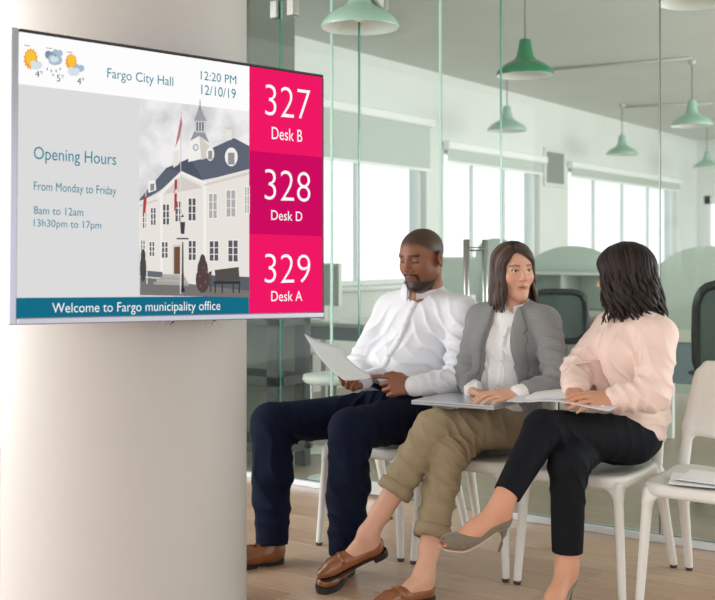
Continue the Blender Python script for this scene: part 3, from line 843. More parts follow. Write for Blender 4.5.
# white pigeon-hole unit
t = thing('storage_unit', 'low white open storage unit between the two women', 'cabinet', (-3.65, 8.2, 0))
for a in (-4.2, -3.62, -3.05): MB().box((a-.012, 8.02, .8), (a+.012, 8.38, 1.1)).build('upright', m_offw, t)
for z in (.80, 1.1): MB().box((-4.21, 8.0, z), (-3.04, 8.4, z+.02)).build('shelf', m_offw, t)
MB().box((-4.2, 8.37, .82), (-3.05, 8.385, 1.1)).build('back_panel', m_mint, t)
def monitor(u, v, z, rz, label):
    t = thing('monitor', label, 'monitor', (u, v, z), 'desk monitors')
    c, s_ = math.cos(rz), math.sin(rz); X = lambda a, b, zz: np.array([u+c*a-s_*b, v+s_*a+c*b, z+zz])
    def bx(n, lo, hi, m):
        mb = MB().box(lo, hi, bev=.004); mb.V = [X(*q) for q in mb.V]; mb.build(n, m, t)
    bx('housing', (-.26, -.012, .12), (.26, .02, .44), m_offw); bx('panel', (-.245, -.016, .14), (.245, -.010, .425), m_mint)
    bx('stand', (-.03, 0, .0), (.03, .03, .14), m_offw); bx('base', (-.11, -.07, 0), (.11, .09, .012), m_offw)
monitor(-4.5, 8.05, .80, .3, 'pale monitor on the desk right of the woman in grey')
monitor(-4.95, 6.6, .76, -.4, 'pale monitor on the desk left of the man')
# black framed rack and white stools at the far left, below the screen
m_rack = mat('black_steel', (26, 32, 32), .5)
t = thing('steel_rack', 'black steel rack behind the glass below the information screen', 'rack', (-4.4, 5.0, 0))
for u in (-4.85, -4.02):
    for v in (4.90, 5.16): MB().box((u-.04, v-.03, 0), (u+.04, v+.03, .90), bev=.003).build('upright', m_rack, t)
for z in (.10, .50, .85): MB().box((-4.89, 4.87, z), (-3.98, 5.19, z+.06), bev=.003).build('shelf', m_rack, t)
MB().box((-4.81, 5.15, .15), (-4.06, 5.17, .86)).build('back_panel', mat('grey_panel', (92, 95, 86), .7), t)
def stool(u, v, z, label):
    t = thing('round_stool', label, 'stool', (u, v, 0), 'white round stools')
    MB().lathe((u, v, z-.05), [(0, 0), (.15, 0), (.17, .02), (.165, .045), (.1, .055), (0, .05)], 24).build('seat', m_offw, t)
    MB().tube([(u, v, .02), (u, v, z-.05)], .025, 10).build('column', m_steel, t)
    MB().lathe((u, v, 0), [(0, .025), (.03, .025), (.14, .012), (.14, 0), (0, 0)][::-1], 24).build('base', m_offw, t)
p = at(316, 373, 6.15); stool(p[0]+.10, p[1]+.02, .60, 'white round stool behind the man\'s sheet of paper, lower one')
stool(-4.27, 5.55, .685, 'white round stool behind the man\'s sheet of paper, upper one')
# framed dark panel on the window wall
t = thing('wall_panel', 'grey framed notice panel on the wall between the windows', 'panel', (UW, 13.0, 2.1))
MB().box((UW+.001, 12.72, 2.12), (UW+.03, 13.34, 2.62), bev=.006).build('frame', m_offw, t)
MB().box((UW+.022, 12.77, 2.17), (UW+.034, 13.29, 2.57)).build('panel', mat('notice_grey', (140, 146, 142), .6), t)
# ------------------------------------------------------------------ people
R_ = np.array([CYW, SY, 0]); F_ = np.array([-SY, CYW, 0]); U_ = np.array([0, 0, 1.])     # picture right, away from camera, up
def nrm(v): v = np.array(v, float); return v/np.linalg.norm(v)
def head_frame(c, yaw, pitch, roll, sc):
    M = np.eye(4); M[:3, :3] = rotm(math.radians(pitch), math.radians(roll), math.radians(yaw))*sc; M[:3, 3] = c
    return M
def foot_frame(o, fw, up=(0, 0, 1), sc=1.0):
    y = nrm(fw); x = nrm(np.cross(y, np.array(up, float))); z = np.cross(x, y)
    M = np.eye(4); M[:3, 0] = x*sc; M[:3, 1] = y*sc; M[:3, 2] = z*sc; M[:3, 3] = o
    return M
def loc(M, p): return M[:3, :3]@np.array(p, float)+M[:3, 3]
def add_head(F, M, sc, male, lid, nb):
    """skull, face, ears and neck; nb = neck base in the room"""
    F.M, F.sc = M, sc
    F.ell((0, .014, .034), (.0805 if male else .0765, .099, .085), k=.01)
    F.ell((0, -.020, -.035), (.0565 if not male else .064, .070, .087), k=.03)
    jw = .050 if male else .038
    for s in (-1, 1):
        F.cone((s*jw, .005, -.062), (s*(.022 if male else .013), -.058, -.099), .020 if male else .017, .018 if male else .016, k=.03)
        F.ell((s*.040, -.050, -.022), (.024, .026, .026), k=.025)
    F.ell((0, -.066, -.101), (.022 if male else .017, .022, .018), k=.02)
    F.cone((-.034, -.074, .030), (.034, -.074, .030), .010, .010, k=.02)
    for s in (-1, 1): F.ell((s*.032, -.094, .010), (.019, .018, .013), k=.012, op='s')
    F.cone((0, -.084, .020), (0, -.1, -.018), .0075, .0115, k=.010)
    F.ell((0, -.104, -.022), (.0105, .009, .009), k=.008)
    wv = .0165 if male else .0125
    for s in (-1, 1): F.ell((s*wv, -.092, -.026), (.008, .010, .007), k=.006)
    # lips and the line between them
    F.cone((-.023, -.079, -.0565), (0, -.0900, -.0540), .0032, .0048, k=.007); F.cone((.023, -.079, -.0565), (0, -.0900, -.0540), .0032, .0048, k=.007)
    F.cone((-.017, -.0815, -.0622), (.017, -.0815, -.0622), .005, .005, k=.007); F.ell((0, -.0865, -.0632), (.013, .0055, .005), k=.006)
    F.cone((-.022, -.0925, -.0588), (.022, -.0925, -.0588), .0016, .0016, k=.003, op='s')
    for s in (-1, 1):   # lids
        F.ell((s*.032, -.0675, .0125), (.0165, .0155, .0115 if lid else .0075), k=.004) if lid else F.cone((s*.020, -.0775, .0172), (s*.046, -.068, .0160), .0046, .0046, k=.006)
        if not lid: F.cone((s*.020, -.076, .0046), (s*.045, -.068, .0054), .0032, .0032, k=.005)
        # ears
        F.ell((s*(.086 if male else .080), .014, -.004), (.010, .022, .035), k=.006, R=rotm(.2, 0, s*.45))
        F.ell((s*(.098 if male else .094), .004, -.002), (.0065, .008, .016), k=.004, op='s')
    F.M, F.sc = np.eye(4), 1.0
    r = .060*sc if male else .047*sc
    a = loc(M, (0, .028, -.045)); b = np.array(nb)
    F.cone(a, b, r, r*1.08, k=.03); F.cone(b, b+np.array([0, .0, -.05]), r*1.1, r*1.5, k=.03)
    if male: F.cone(loc(M, (0, -.035, -.09)), b+nrm(M[:3, 1])*-.03, .022, .022, k=.03)
def add_hand(F, w, fw, back, right, curl, sc, thumb=(0, 0), spread=1.0):
    """w wrist, fw towards the fingers, back = outward normal of the back of the hand; curl = angles of the three joints for 4 fingers"""
    y = nrm(fw); z = np.array(back, float); z = nrm(z-y*(z@y)); x = np.cross(y, z)
    M = np.eye(4); M[:3, 0] = x*sc; M[:3, 1] = y*sc; M[:3, 2] = z*sc; M[:3, 3] = w
    F.M, F.sc = M, sc
    t = -1 if right else 1
    kn = [(t*.030, .088, .002), (t*.010, .093, .005), (t*-.011, .089, .003), (t*-.030, .080, -.002)]
    ln = [(.042, .025, .021), (.046, .029, .022), (.042, .027, .021), (.033, .021, .019)]
    F.cone((0, -.03, 0), (0, .012, 0), .026, .024, k=.02, flat=((0, 0, 1), .75))
    for i, k in enumerate(kn):
        F.cone((k[0]*.55, .01, -.002), (k[0], k[1]-.004, k[2]-.002), .0155, .0115, k=.012)
    for i, (k, l) in enumerate(zip(kn, ln)):
        p = np.array(k); a = 0; sx = t*(.16, .04, -.07, -.17)[i]*spread
        r = (.0092, .0095, .009, .0078)[i]
        cs = curl[i] if hasattr(curl[0], '__len__') else curl
        for q in range(3):
            a += math.radians(cs[q])
            d = np.array([sx*math.cos(a), math.cos(a), -math.sin(a)]); d /= np.linalg.norm(d)
            e = p+d*l[q]
            F.cone(p, e, r, r*.90, k=.0035); p = e; r *= .90
    th0, th1 = thumb
    b0 = np.array([t*.016, .016, -.010]); b1 = np.array([t*.042, .046, -.016-.012*th1]); b2 = np.array([t*(.056-.022*th0), .078, -.020-.014*th1]); b3 = np.array([t*(.056-.042*th0), .104, -.022-.018*th1])
    F.cone(b0, b1, .0165, .0125, k=.012); F.cone(b1, b2, .0115, .0100, k=.004); F.cone(b2, b3, .0100, .0078, k=.003)
    F.M, F.sc = np.eye(4), 1.0
    return M
def calf(F, kn, an, r0=.052, r1=.034):
    kn, an = np.array(kn), np.array(an)
    F.cone(kn, kn+(an-kn)*.35, r0, r0*1.02, k=.03); F.cone(kn+(an-kn)*.35, kn+(an-kn)*.8, r0*1.02, r1*1.05, k=.03); F.cone(kn+(an-kn)*.8, an, r1*1.05, r1, k=.02)
def flat_foot(F, M, sc):
    F.M, F.sc = M, sc
    F.ell((0, .045, .042), (.028, .038, .036), k=.02)
    F.cone((0, .055, .085), (0, .16, .042), .036, .024, k=.03); F.cone((0, .06, .04), (0, .21, .03), .028, .026, k=.02, flat=((0, 0, 1), .8))
    F.cone((0, .048, .07), (0, .046, .10), .031, .031, k=.03)
    F.M, F.sc = np.eye(4), 1.0
def pump_foot(F, M, sc):
    F.M, F.sc = M, sc
    F.ell((0, .022, .115), (.025, .034, .034), k=.02)
    F.cone((0, .035, .155), (0, .125, .075), .034, .026, k=.03); F.cone((0, .125, .072), (0, .17, .040), .028, .024, k=.03)
    F.cone((0, .03, .125), (0, .165, .032), .024, .026, k=.02, flat=((1, 0, 0), 1.15))
    F.ell((0, .185, .026), (.036, .035, .016), k=.02)
    for i, x in enumerate((-.020, -.009, .002, .012, .021)):
        F.cone((x, .19, .025), (x*.8, .243-.005*abs(i-1.5), .0185), .0085, .0078, k=.003)
    F.cone((0, .032, .15), (0, .022, .20), .034, .034, k=.03)
    F.M, F.sc = np.eye(4), 1.0
def skin_mat(name): return mat(name, (200, 160, 140), .48, spec=.4, vcol=True, sub=.12, bump=.02, bscale=900)
def to_local(M, V, sc): return (V-M[:3, 3])@(M[:3, :3]/(sc*sc))
def blend(C, m, c, a=1.0):
    m = np.clip(m, 0, 1)[:, None]*a
    return C*(1-m)+np.array(lin(c))*m
def soft(x, e0, e1): return np.clip((x-e0)/(e1-e0), 0, 1)
def make_eyes(M, sc, gaze, parent, iris, closed=False):
    for s in (-1, 1):
        c = loc(M, (s*.032, -.0685, .0115)); mb = MB(); g = nrm(M[:3, :3]@np.array(gaze))
        x, y, z, _ = frame((0, 0, 0), g)
        r = .0118*sc; rings = [0, .28, .62, .95, 1.4, 2.0, 2.6, 3.1416]
        V = []; n = 16
        for a in rings:
            for k in range(n):
                t = 2*math.pi*k/n; V.append(c+r*(math.sin(a)*(math.cos(t)*x+math.sin(t)*y)+math.cos(a)*z))
        for i in range(len(rings)-1):
            mb_m = 2 if i == 0 else (1 if i == 1 else 0)
            mb.add([], [], 0)
            for k in range(n): mb.F.append([i*n+k, i*n+(k+1) % n, (i+1)*n+(k+1) % n, (i+1)*n+k]); mb.M.append(mb_m); mb.S.append(True)
        mb.V = V
        mb.build('eye', [mat('eye_white', (226, 220, 216), .25), iris, mat('pupil_black', (12, 10, 10), .2)], parent)
def sole(M, sc, L, z0, z1, wid, name, m, parent, y0=0., y1=None, grow=.0):
    """flat outline of a shoe sole between heights z0 and z1"""
    y1 = L if y1 is None else y1
    def hw(t):
        pts = [(0, 0.), (.02, .016), (.06, .026), (.14, .031), (.3, .028), (.45, .029), (.62, .038), (.75, .042), (.87, .037), (.95, .025), (.985, .013), (1, 0.)]
        for (a, b), (c, d) in zip(pts, pts[1:]):
            if t <= c: return b+(d-b)*(t-a)/(c-a)
        return 0
    ts = [t for t in list(np.linspace(0, .06, 6))+list(np.linspace(.08, .9, 18))+list(np.linspace(.92, 1, 10))]
    ts = [t for t in ts if y0-1e-6 <= t*L <= y1+1e-6]
    prof = [(-(hw(t)*wid+grow), t*L) for t in ts]+[((hw(t)*wid+grow), t*L) for t in ts[::-1]]
    n = len(prof); V = [loc(M, (a, b, z0)) for a, b in prof]+[loc(M, (a, b, z1)) for a, b in prof]
    mb = MB(); mb.add(V, [list(range(n)), list(range(n, 2*n))[::-1]]+[(i, i+n, (i+1) % n+n, (i+1) % n) for i in range(n)])
    return mb.build(name, m, parent)
def skin_tube_lock(mb, pts, w, th, seg_up):
    pass
def hair_locks(M, sc, n, length, wave, seed, colors, part_x=.012, fmin=48, end_in=.9, tips=.012, layers=2, rad=1.0, afront=52):
    """long hair as many tapered locks combed from a parting; returns vertices, faces, colours"""
    rng = random.Random(seed); mb = MB(); cols = []
    rx, ry, rz = .0835*rad, .104*rad, .091*rad; c0 = np.array([0, .014, .036])
    for ly in range(layers):
        for side in (-1, 1):
            for i in range(n):
                fr = (i+rng.uniform(-.4, .4))/max(n-1, 1); fr = min(max(fr, 0), 1)
                phi = math.radians(fmin+(182-fmin)*fr)
                aa = math.radians(afront-(66+afront)*fr)
                e = np.array([math.sin(phi)*side, -math.cos(phi), -.02])
                s = np.array([part_x/.09*(1 if True else 0)+.02*side, -math.sin(aa), math.cos(aa)]); s /= np.linalg.norm(s)
                grow = 1+.03*ly+rng.uniform(-.01, .02)
                pts = []
                om = math.acos(max(-1, min(1, s@(e/np.linalg.norm(e)))))
                for q in range(8):
                    t = q/7
                    v = (math.sin((1-t)*om)*s+math.sin(t*om)*e/np.linalg.norm(e))/max(math.sin(om), 1e-3)
                    pts.append(c0+v*np.array([rx, ry, rz])*grow)
                p = pts[-1]; Lh = length*rng.uniform(.92, 1.05)*(1-.10*(1-fr)*0); nseg = 10
                ph = rng.uniform(0, 6.28); out = np.array([p[0]-c0[0], p[1]-c0[1], 0]); out /= np.linalg.norm(out)
                tang = np.array([-out[1], out[0], 0])
                for q in range(1, nseg+1):
                    t = q/nseg
                    off = out*(-(1-end_in)*.09*t+tips*t*t)+tang*wave*math.sin(t*9+ph)*t**.6+out*wave*.8*math.cos(t*8+ph*1.3)*t**.7
                    pts.append(p+np.array([0, 0, -Lh*t])+off)
                w = rng.uniform(.010, .015)*(1.0 if ly == 0 else .8)
                N = len(pts)
                rad_ = [w*(.55+.45*min(1, k/4))*(1.0 if k < N-3 else max(.35, (N-1-k)/3)) for k in range(N)]
                P = [loc(M, q) for q in pts]
                n0 = len(mb.V)
                mb.tube(P, [r*sc for r in rad_], 7, flat=(1, .55), up=tuple(M[:3, :3]@out))
                cc = np.array(lin(rng.choice(colors)))*rng.uniform(.8, 1.2)
                cols += [cc]*(len(mb.V)-n0)
    return mb, np.array(cols)
def ridge(x): return (1-np.abs(np.sin(x*.5)))**1.4*1.75-.22
def fold_post(amp, f, seed, dirs=None, extra=None):
    def post(P, d):
        w = waves(P, f, seed, 5, dirs)
        d = d-amp*w
        if extra is not None: d = d-extra(P)
        return d
    return post
def bumpfold(c, d, r, amp, f, ph=0, axis=None):
    """local bundle of sharp creases around c, running across direction d"""
    c = np.array(c); d = nrm(d)
    e1 = nrm(np.cross(d, [.31, .52, .8])); e2 = np.cross(d, e1)
    def fn(P):
        q = P-c; g = np.exp(-(q*q).sum(1)/(r*r))
        m = g > .02
        out = np.zeros(len(P))
        if m.any():
            u = q[m]
            out[m] = amp*g[m]*ridge(u@d*f+ph+1.4*np.sin(u@e1*f*.28+ph)+1.1*np.sin(u@e2*f*.33+1.3))
        return out
    return fn
def addf(*fs):
    return lambda P: sum(f(P) for f in fs)
def collar(parent, c, left, front, up, rx, ry, m, hgt=.032, dip=.04, spread=.024, gap=14, name='collar'):
    left, front, up = nrm(left), nrm(front), nrm(up); mb = MB(); V = []; n = 40
    for i in range(n+1):
        a = math.radians(gap+(360-2*gap)*i/n)
        fr = min(a, 2*math.pi-a); dp = dip*math.exp(-((fr-math.radians(gap))/.5)**2)
        dirv = front*math.cos(a)*ry+left*math.sin(a)*rx; du = dirv/np.linalg.norm(dirv)
        low = -.022*math.cos(a)          # sits lower at the front
        b = c+dirv+up*low
        for o_, z in ((0, -.012), (0.001, hgt), (.007, hgt+.003), (spread, -.010-dp), (spread-.006, -.014-dp)):
            V.append(b+du*o_+up*z)
    F = []
    for i in range(n):
        for k in range(5): F.append((i*5+k, i*5+(k+1) % 5, (i+1)*5+(k+1) % 5, (i+1)*5+k))
    F += [[0, 1, 2, 3, 4], [n*5+k for k in range(5)][::-1]]
    mb.add(V, F, 0, True)
    return mb.build(name, m, parent)
def bvh_of(V, F): return BVHTree.FromPolygons([tuple(v) for v in V], [tuple(int(i) for i in f) for f in F])
def surf(bv, p, d):
    h = bv.ray_cast(Vector(p), Vector(d), 1.0)
    return np.array(h[0]) if h[0] is not None else None
def seam_strip(bv, pts, d, w, lift, name, m, parent):
    """narrow raised strip laid on a garment along pts (cast along d)"""
    P = [q for q in (surf(bv, p, d) for p in pts) if q is not None]
    if len(P) < 2: return
    mb = MB(); n_ = -nrm(d); V = []
    for i, p in enumerate(P):
        t = nrm(np.array(P[min(i+1, len(P)-1)])-np.array(P[max(i-1, 0)])); s = nrm(np.cross(t, n_))
        V += [p-s*w-n_*.003, p-s*w+n_*lift, p+s*w+n_*lift, p+s*w-n_*.003]
    F = []
    for i in range(len(P)-1):
        for k in range(3): F.append((i*4+k, i*4+k+1, i*4+4+k+1, i*4+4+k))
    mb.add(V, F, 0, True); return mb.build(name, m, parent)
def buttons(bv, pts, d, r, m, parent):
    for p in pts:
        q = surf(bv, p, d)
        if q is None: continue
        n_ = -nrm(d); MB().tube([q+n_*.001, q+n_*.0055], r, 12).build('button', m, parent)
# ================================================================== the man in the white shirt
m_shirt = mat('white_cotton', (226, 227, 234), .75, sheen=.15, bump=.05, bscale=120)
m_navy = mat('navy_wool', (14, 22, 43), .85, spec=.15, bump=.04, bscale=250)
m_brogue = mat('tan_leather', (138, 84, 42), .32, var=.18, vscale=14, coat=.2)
m_sole = mat('black_rubber_sole', (24, 22, 22), .5)
m_lace = mat('dark_lace', (60, 38, 24), .7)
mP, mW, mC, mN, mH = [np.array(q) for q in ((-2.64, 4.03, .575), (-2.605, 4.10, .74), (-2.555, 4.14, .95), (-2.52, 4.13, 1.12), (-2.495, 4.05, 1.262))]
mSR, mSL = np.array([-2.70, 4.135, 1.025]), np.array([-2.325, 4.12, 1.02])
mER, mEL = np.array([-2.80, 4.0, .765]), at(460, 380, 4.60)
mWR, mWL = at(362, 381, 4.64), at(414, 386, 4.47)
mHR, mHL = np.array([-2.735, 4.02, .56]), np.array([-2.54, 4.02, .56])
mKR, mKL = at(271, 423, 4.65), at(350, 430, 4.36)
mfR = foot_frame(at(284, 562, 4.50), -R_*.88-F_*.47); mfL = foot_frame(at(350, 571, 4.37), -R_*.33-F_*.94)
mAR, mAL = loc(mfR, (0, .055, .11)), loc(mfL, (0, .055, .11))
mM = head_frame(mH, -7, 14, 0, 1.09)
# skin: one continuous body
F = Fld()
F.cone(mP, mW, .13, .125, flat=((0, 1, 0), .8)); F.cone(mW, mC, .125, .14, k=.05, flat=((0, 1, 0), .7)); F.cone(mSR, mSL, .06, .06, k=.05); F.cone(mN, mC, .06, .10, k=.04)
for S_, E2, W_ in ((mSR, mER, mWR), (mSL, mEL, mWL)):
    F.cone(S_, E2, .05, .042, k=.03); F.cone(E2, W_, .043, .029, k=.02)
for H_, K_, A_ in ((mHR, mKR, mAR), (mHL, mKL, mAL)):
    F.cone(H_, K_, .08, .06, k=.03); calf(F, K_, A_, .058, .04)
add_head(F, mM, 1.09, True, True, mN)
add_hand(F, mWL, -R_*.97+F_*-.12+U_*.06, -F_*.9+U_*.35, False, [(14, 22, 14), (58, 62, 35), (62, 64, 35), (66, 62, 35)], 1.10, thumb=(.25, .35), spread=.5)
add_hand(F, mWR, -R_*.70-F_*.70-U_*.08, -R_*.55+F_*.3-U_*.75, True, [(50, 60, 30), (54, 62, 30), (57, 62, 30), (60, 62, 30)], 1.08, thumb=(.6, .5))
flat_foot(F, mfR, 1.05); flat_foot(F, mfL, 1.05)
V, Fc = F.mesh(.0034)
p = to_local(mM, V, 1.09); C = np.tile(np.array(lin((142, 92, 68))), (len(V), 1))
hd_ = (p[:, 2] > -.16) & (np.abs(p[:, 0]) < .12) & (np.abs(p[:, 1]) < .16)
C = blend(C, soft(np.linalg.norm(p-np.array([0, -.11, -.02]), axis=1), .05, .02)*hd_, (152, 92, 70), .6)
hl = p[:, 2]-(.072-.9*np.maximum(p[:, 1]+.062, 0)); hl = np.where(p[:, 1] > .045, p[:, 2]+.028+.0*p[:, 1], hl)
C = blend(C, soft(hl, -.010, .012)*hd_, (58, 42, 34), .92)
jaw = soft(-p[:, 2]-.062-.25*(p[:, 1]+.08)*(p[:, 1] > -.08)*-1, -.012, .006)
bd = np.maximum(soft(-p[:, 2]-.072-.22*np.maximum(np.abs(p[:, 0])-.03, 0), -.006, .006)*(p[:, 1] < -.005), soft(.008-np.abs(p[:, 2]+.046+.12*np.abs(p[:, 0])), -.002, .004)*(np.abs(p[:, 0]) < .036)*(p[:, 1] < -.07))
bd = np.maximum(bd, soft(np.abs(p[:, 0]), .024, .029)*soft(.038-np.abs(p[:, 0]), -.004, .003)*(p[:, 2] < -.045)*(p[:, 2] > -.085)*(p[:, 1] < -.045))
bd = np.maximum(bd, .45*soft(-p[:, 2]-.05, -.01, .03)*soft(np.abs(p[:, 0]), .036, .052)*(p[:, 1] < .005))
bd = bd*hd_*(p[:, 2] > -.125)
lips = soft(1-((p[:, 0]/.024)**2+((p[:, 2]+.0585)/.0105)**2), -.2, .25)*(p[:, 1] < -.078)*hd_
C = blend(C, bd, (34, 25, 23), .95); C = blend(C, lips, (134, 82, 74), .95)
br = soft(.0055-np.abs(p[:, 2]-.0335+.10*np.abs(np.abs(p[:, 0])-.030)), -.001, .002)*(np.abs(p[:, 0]) > .012)*(np.abs(p[:, 0]) < .052)*(p[:, 1] < -.05)*hd_
C = blend(C, br, (40, 29, 26), .95)
ln = soft(.0018-np.abs(p[:, 2]-.0035+.9*(np.abs(np.abs(p[:, 0])-.032)**2)*8), -.002, .0012)*(np.abs(np.abs(p[:, 0])-.032) < .016)*(p[:, 1] < -.055)*hd_
C = blend(C, ln, (30, 22, 20), .95)
C = blend(C, soft(.004-np.abs(p[:, 2]+.0585), 0, .003)*(np.abs(p[:, 0]) < .021)*(p[:, 1] < -.07)*hd_*soft(.0016-np.abs(p[:, 2]+.0585), -.001, .001), (58, 34, 32), .9)
man = mesh_obj('person', V, Fc, skin_mat('brown_skin'), smooth=True, vcol=C, origin=(mP[0], mP[1], 0))
tag(man, 'man in a white shirt and navy trousers reading a sheet of paper', 'person', 'people waiting on the chairs')
# shirt
Y1 = (0, 1, 0)
F = Fld()
F.cone(mP+np.array([0, .01, .04]), mW, .172, .166, k=.03, flat=(Y1, .82)); F.cone(mW, mC, .166, .182, k=.05, flat=(Y1, .74)); F.cone(mC, (mSR+mSL)/2, .17, .10, k=.05, flat=(Y1, .72))
F.ell(mW+np.array([-.01, -.055, .0]), (.145, .115, .14), k=.06); F.half(mP+np.array([0, .02, .075]), (0, -.55, -1), k=.01)
F.cone(mSR, mSL, .072, .072, k=.06); F.cone(mN+np.array([0, .01, -.03]), mSR+np.array([.05, 0, .02]), .052, .055, k=.05); F.cone(mN+np.array([0, .01, -.03]), mSL+np.array([-.05, 0, .02]), .052, .055, k=.05)
for S_, E2, W_ in ((mSR, mER, mWR), (mSL, mEL, mWL)):
    F.cone(S_, E2, .073, .060, k=.035); F.cone(E2, E2+(W_-E2)*.82, .061, .044, k=.02)
    F.cone(E2+(W_-E2)*.80, W_+(W_-E2)*.02, .042, .040, k=.008)
F.cone(mN+np.array([-.01, -.03, .06]), mN+np.array([-.012, -.055, -.02]), .055, .03, k=.015, op='s')
ef = addf(bumpfold(mEL, mWL-mSL, .12, .010, 130), bumpfold(mER, mWR-mSR, .1, .009, 130), bumpfold(mW+np.array([.05, -.13, -.03]), (.45, 0, 1), .15, .010, 105), bumpfold(mSL+np.array([-.07, -.08, -.09]), (1, .2, .75), .13, .009, 100), bumpfold(mSR+np.array([.05, -.08, -.1]), (-1, .2, .8), .12, .009, 100), bumpfold((mSL+mEL)/2, (.25, .4, 1), .12, .009, 110), bumpfold((mWL+mEL)/2, (1, .4, .4), .1, .006, 140))
F.post = fold_post(.0012, 26, 3, [(1, 0, .5), (.6, .3, -.7), (.2, .2, 1)], ef)
V, Fc = F.mesh(.0042); sh = mesh_obj('shirt', V, Fc, m_shirt, man, smooth=True)
bv = bvh_of(V, Fc); fdir = np.array([-.05, -1, 0.])
pts = [mN+np.array([-.012, -.5, -.03])+(mP-mN+np.array([-.06, 0, .03]))*t for t in np.linspace(.03, .85, 26)]
seam_strip(bv, pts, -fdir, .017, .0035, 'placket', m_shirt, sh)
buttons(bv, [pts[i] for i in (2, 6, 10, 14, 18, 22)], -fdir, .0052, mat('pearl_button', (206, 206, 212), .3), sh)
collar(sh, mN+np.array([-.008, -.018, .012]), (1, .05, 0), (-.1, -1, 0), (0, -.22, 1), .068, .070, m_shirt, hgt=.034, dip=.042, spread=.026, gap=16)
for E2, W_ in ((mER, mWR), (mEL, mWL)):
    d = nrm(W_-E2); MB().tube([W_-d*.052, W_-d*.05, W_+d*.004, W_+d*.006], [.041, .0445, .0435, .038], 20).build('cuff', m_shirt, sh)
# trousers
F = Fld()
F.ell(mP+np.array([0, .01, 0]), (.195, .15, .115), k=.03); F.cone(mP+np.array([0, .02, 0]), mP+np.array([.01, .03, .09]), .16, .155, k=.03, flat=((0, 1, 0), .82))
for H_, K_, A_ in ((mHR, mKR, mAR), (mHL, mKL, mAL)):
    F.cone(H_, K_, .102, .082, k=.02); F.cone(K_, K_+(A_-K_)*.5, .083, .080, k=.03); F.cone(K_+(A_-K_)*.5, A_+np.array([0, 0, -.02]), .080, .066, k=.03)
    F.half(A_+np.array([0, 0, -.028]), (A_-K_)*np.array([.3, .3, 1]), k=.004, lo=A_-.13, hi=A_+.13)
    F.cone(A_, A_+np.array([0, 0, -.12]), .054, .054, k=.003, op='s')
ef = addf(bumpfold(mKR+np.array([.05, .05, -.06]), (.6, .6, .8), .11, .010, 120), bumpfold(mKL+np.array([.02, .05, -.07]), (.2, .7, .9), .11, .010, 120), bumpfold(mP+np.array([-.02, -.12, .05]), (1, .4, 0), .14, .009, 100), bumpfold((mKL+mAL)/2, (.9, .3, .45), .2, .008, 75), bumpfold((mKR+mAR)/2, (.9, .3, .45), .2, .008, 75), bumpfold((mHL+mKL)/2, (.7, 1, .2), .2, .006, 70), bumpfold(mAL+np.array([0, 0, .12]), (.2, .2, 1), .09, .008, 100), bumpfold(mAR+np.array([0, 0, .12]), (.2, .2, 1), .09, .008, 100))
F.post = fold_post(.0010, 22, 8, [(1, .5, .2), (.3, .2, 1)], ef)
V, Fc = F.mesh(.0045); tr = mesh_obj('trousers', V, Fc, m_navy, man, smooth=True)
# socks and shoes
m_sock = mat('navy_sock', (22, 24, 36), .9)
for A_, M in ((mAR, mfR), (mAL, mfL)):
    MB().tube([loc(M, (0, .055, .05)), loc(M, (0, .055, .17))], [.046, .048], 16).build('sock', m_sock, man)
    f = Fld(M, 1.0)
    f.ell((0, .045, .052), (.037, .047, .052), k=.02); f.cone((0, .06, .062), (0, .17, .046), .042, .036, k=.03); f.cone((0, .08, .04), (0, .235, .038), .036, .040, k=.03, flat=((0, 0, 1), .8)); f.ell((0, .255, .036), (.041, .058, .030), k=.02)
    f.cone((0, .055, .06), (0, .055, .105), .040, .042, k=.03); f.half((0, .05, .108), (0, -.1, 1), k=.004); f.half((0, 0, .016), (0, 0, -1), k=.003)
    f.cone((0, .055, .1), (0, .055, .16), .036, .04, k=.004, op='s')
    V, Fc = f.mesh(.004); so = mesh_obj('shoe', V, Fc, m_brogue, man, smooth=True)
    sole(M, 1, .318, .010, .024, 1.12, 'welt', m_sole, so, grow=.002); sole(M, 1, .318, 0., .012, 1.08, 'sole', m_sole, so, y0=.12); sole(M, 1, .318, 0., .012, 1.1, 'heel', m_sole, so, y1=.1)
    bvs = bvh_of(V, Fc)
    for k in range(4):
        y = .125+.024*k; P = [q for q in (surf(bvs, loc(M, (x, y+.012*(1 if k % 2 else -1)*x/.02, .3)), -M[:3, 2]) for x in (-.02, -.01, 0, .01, .02)) if q is not None]
        if len(P) > 2: MB().tube([q+M[:3, 2]*.002 for q in P], .0028, 6).build('lace', m_lace, so)
    P = [q for q in (surf(bvs, loc(M, (x, .225-.6*abs(x)*0-abs(x)*.4, .3)), -M[:3, 2]) for x in np.linspace(-.036, .036, 9)) if q is not None]
    if len(P) > 2: MB().tube(P, .0022, 6).build('toe_cap_seam', m_lace, so)
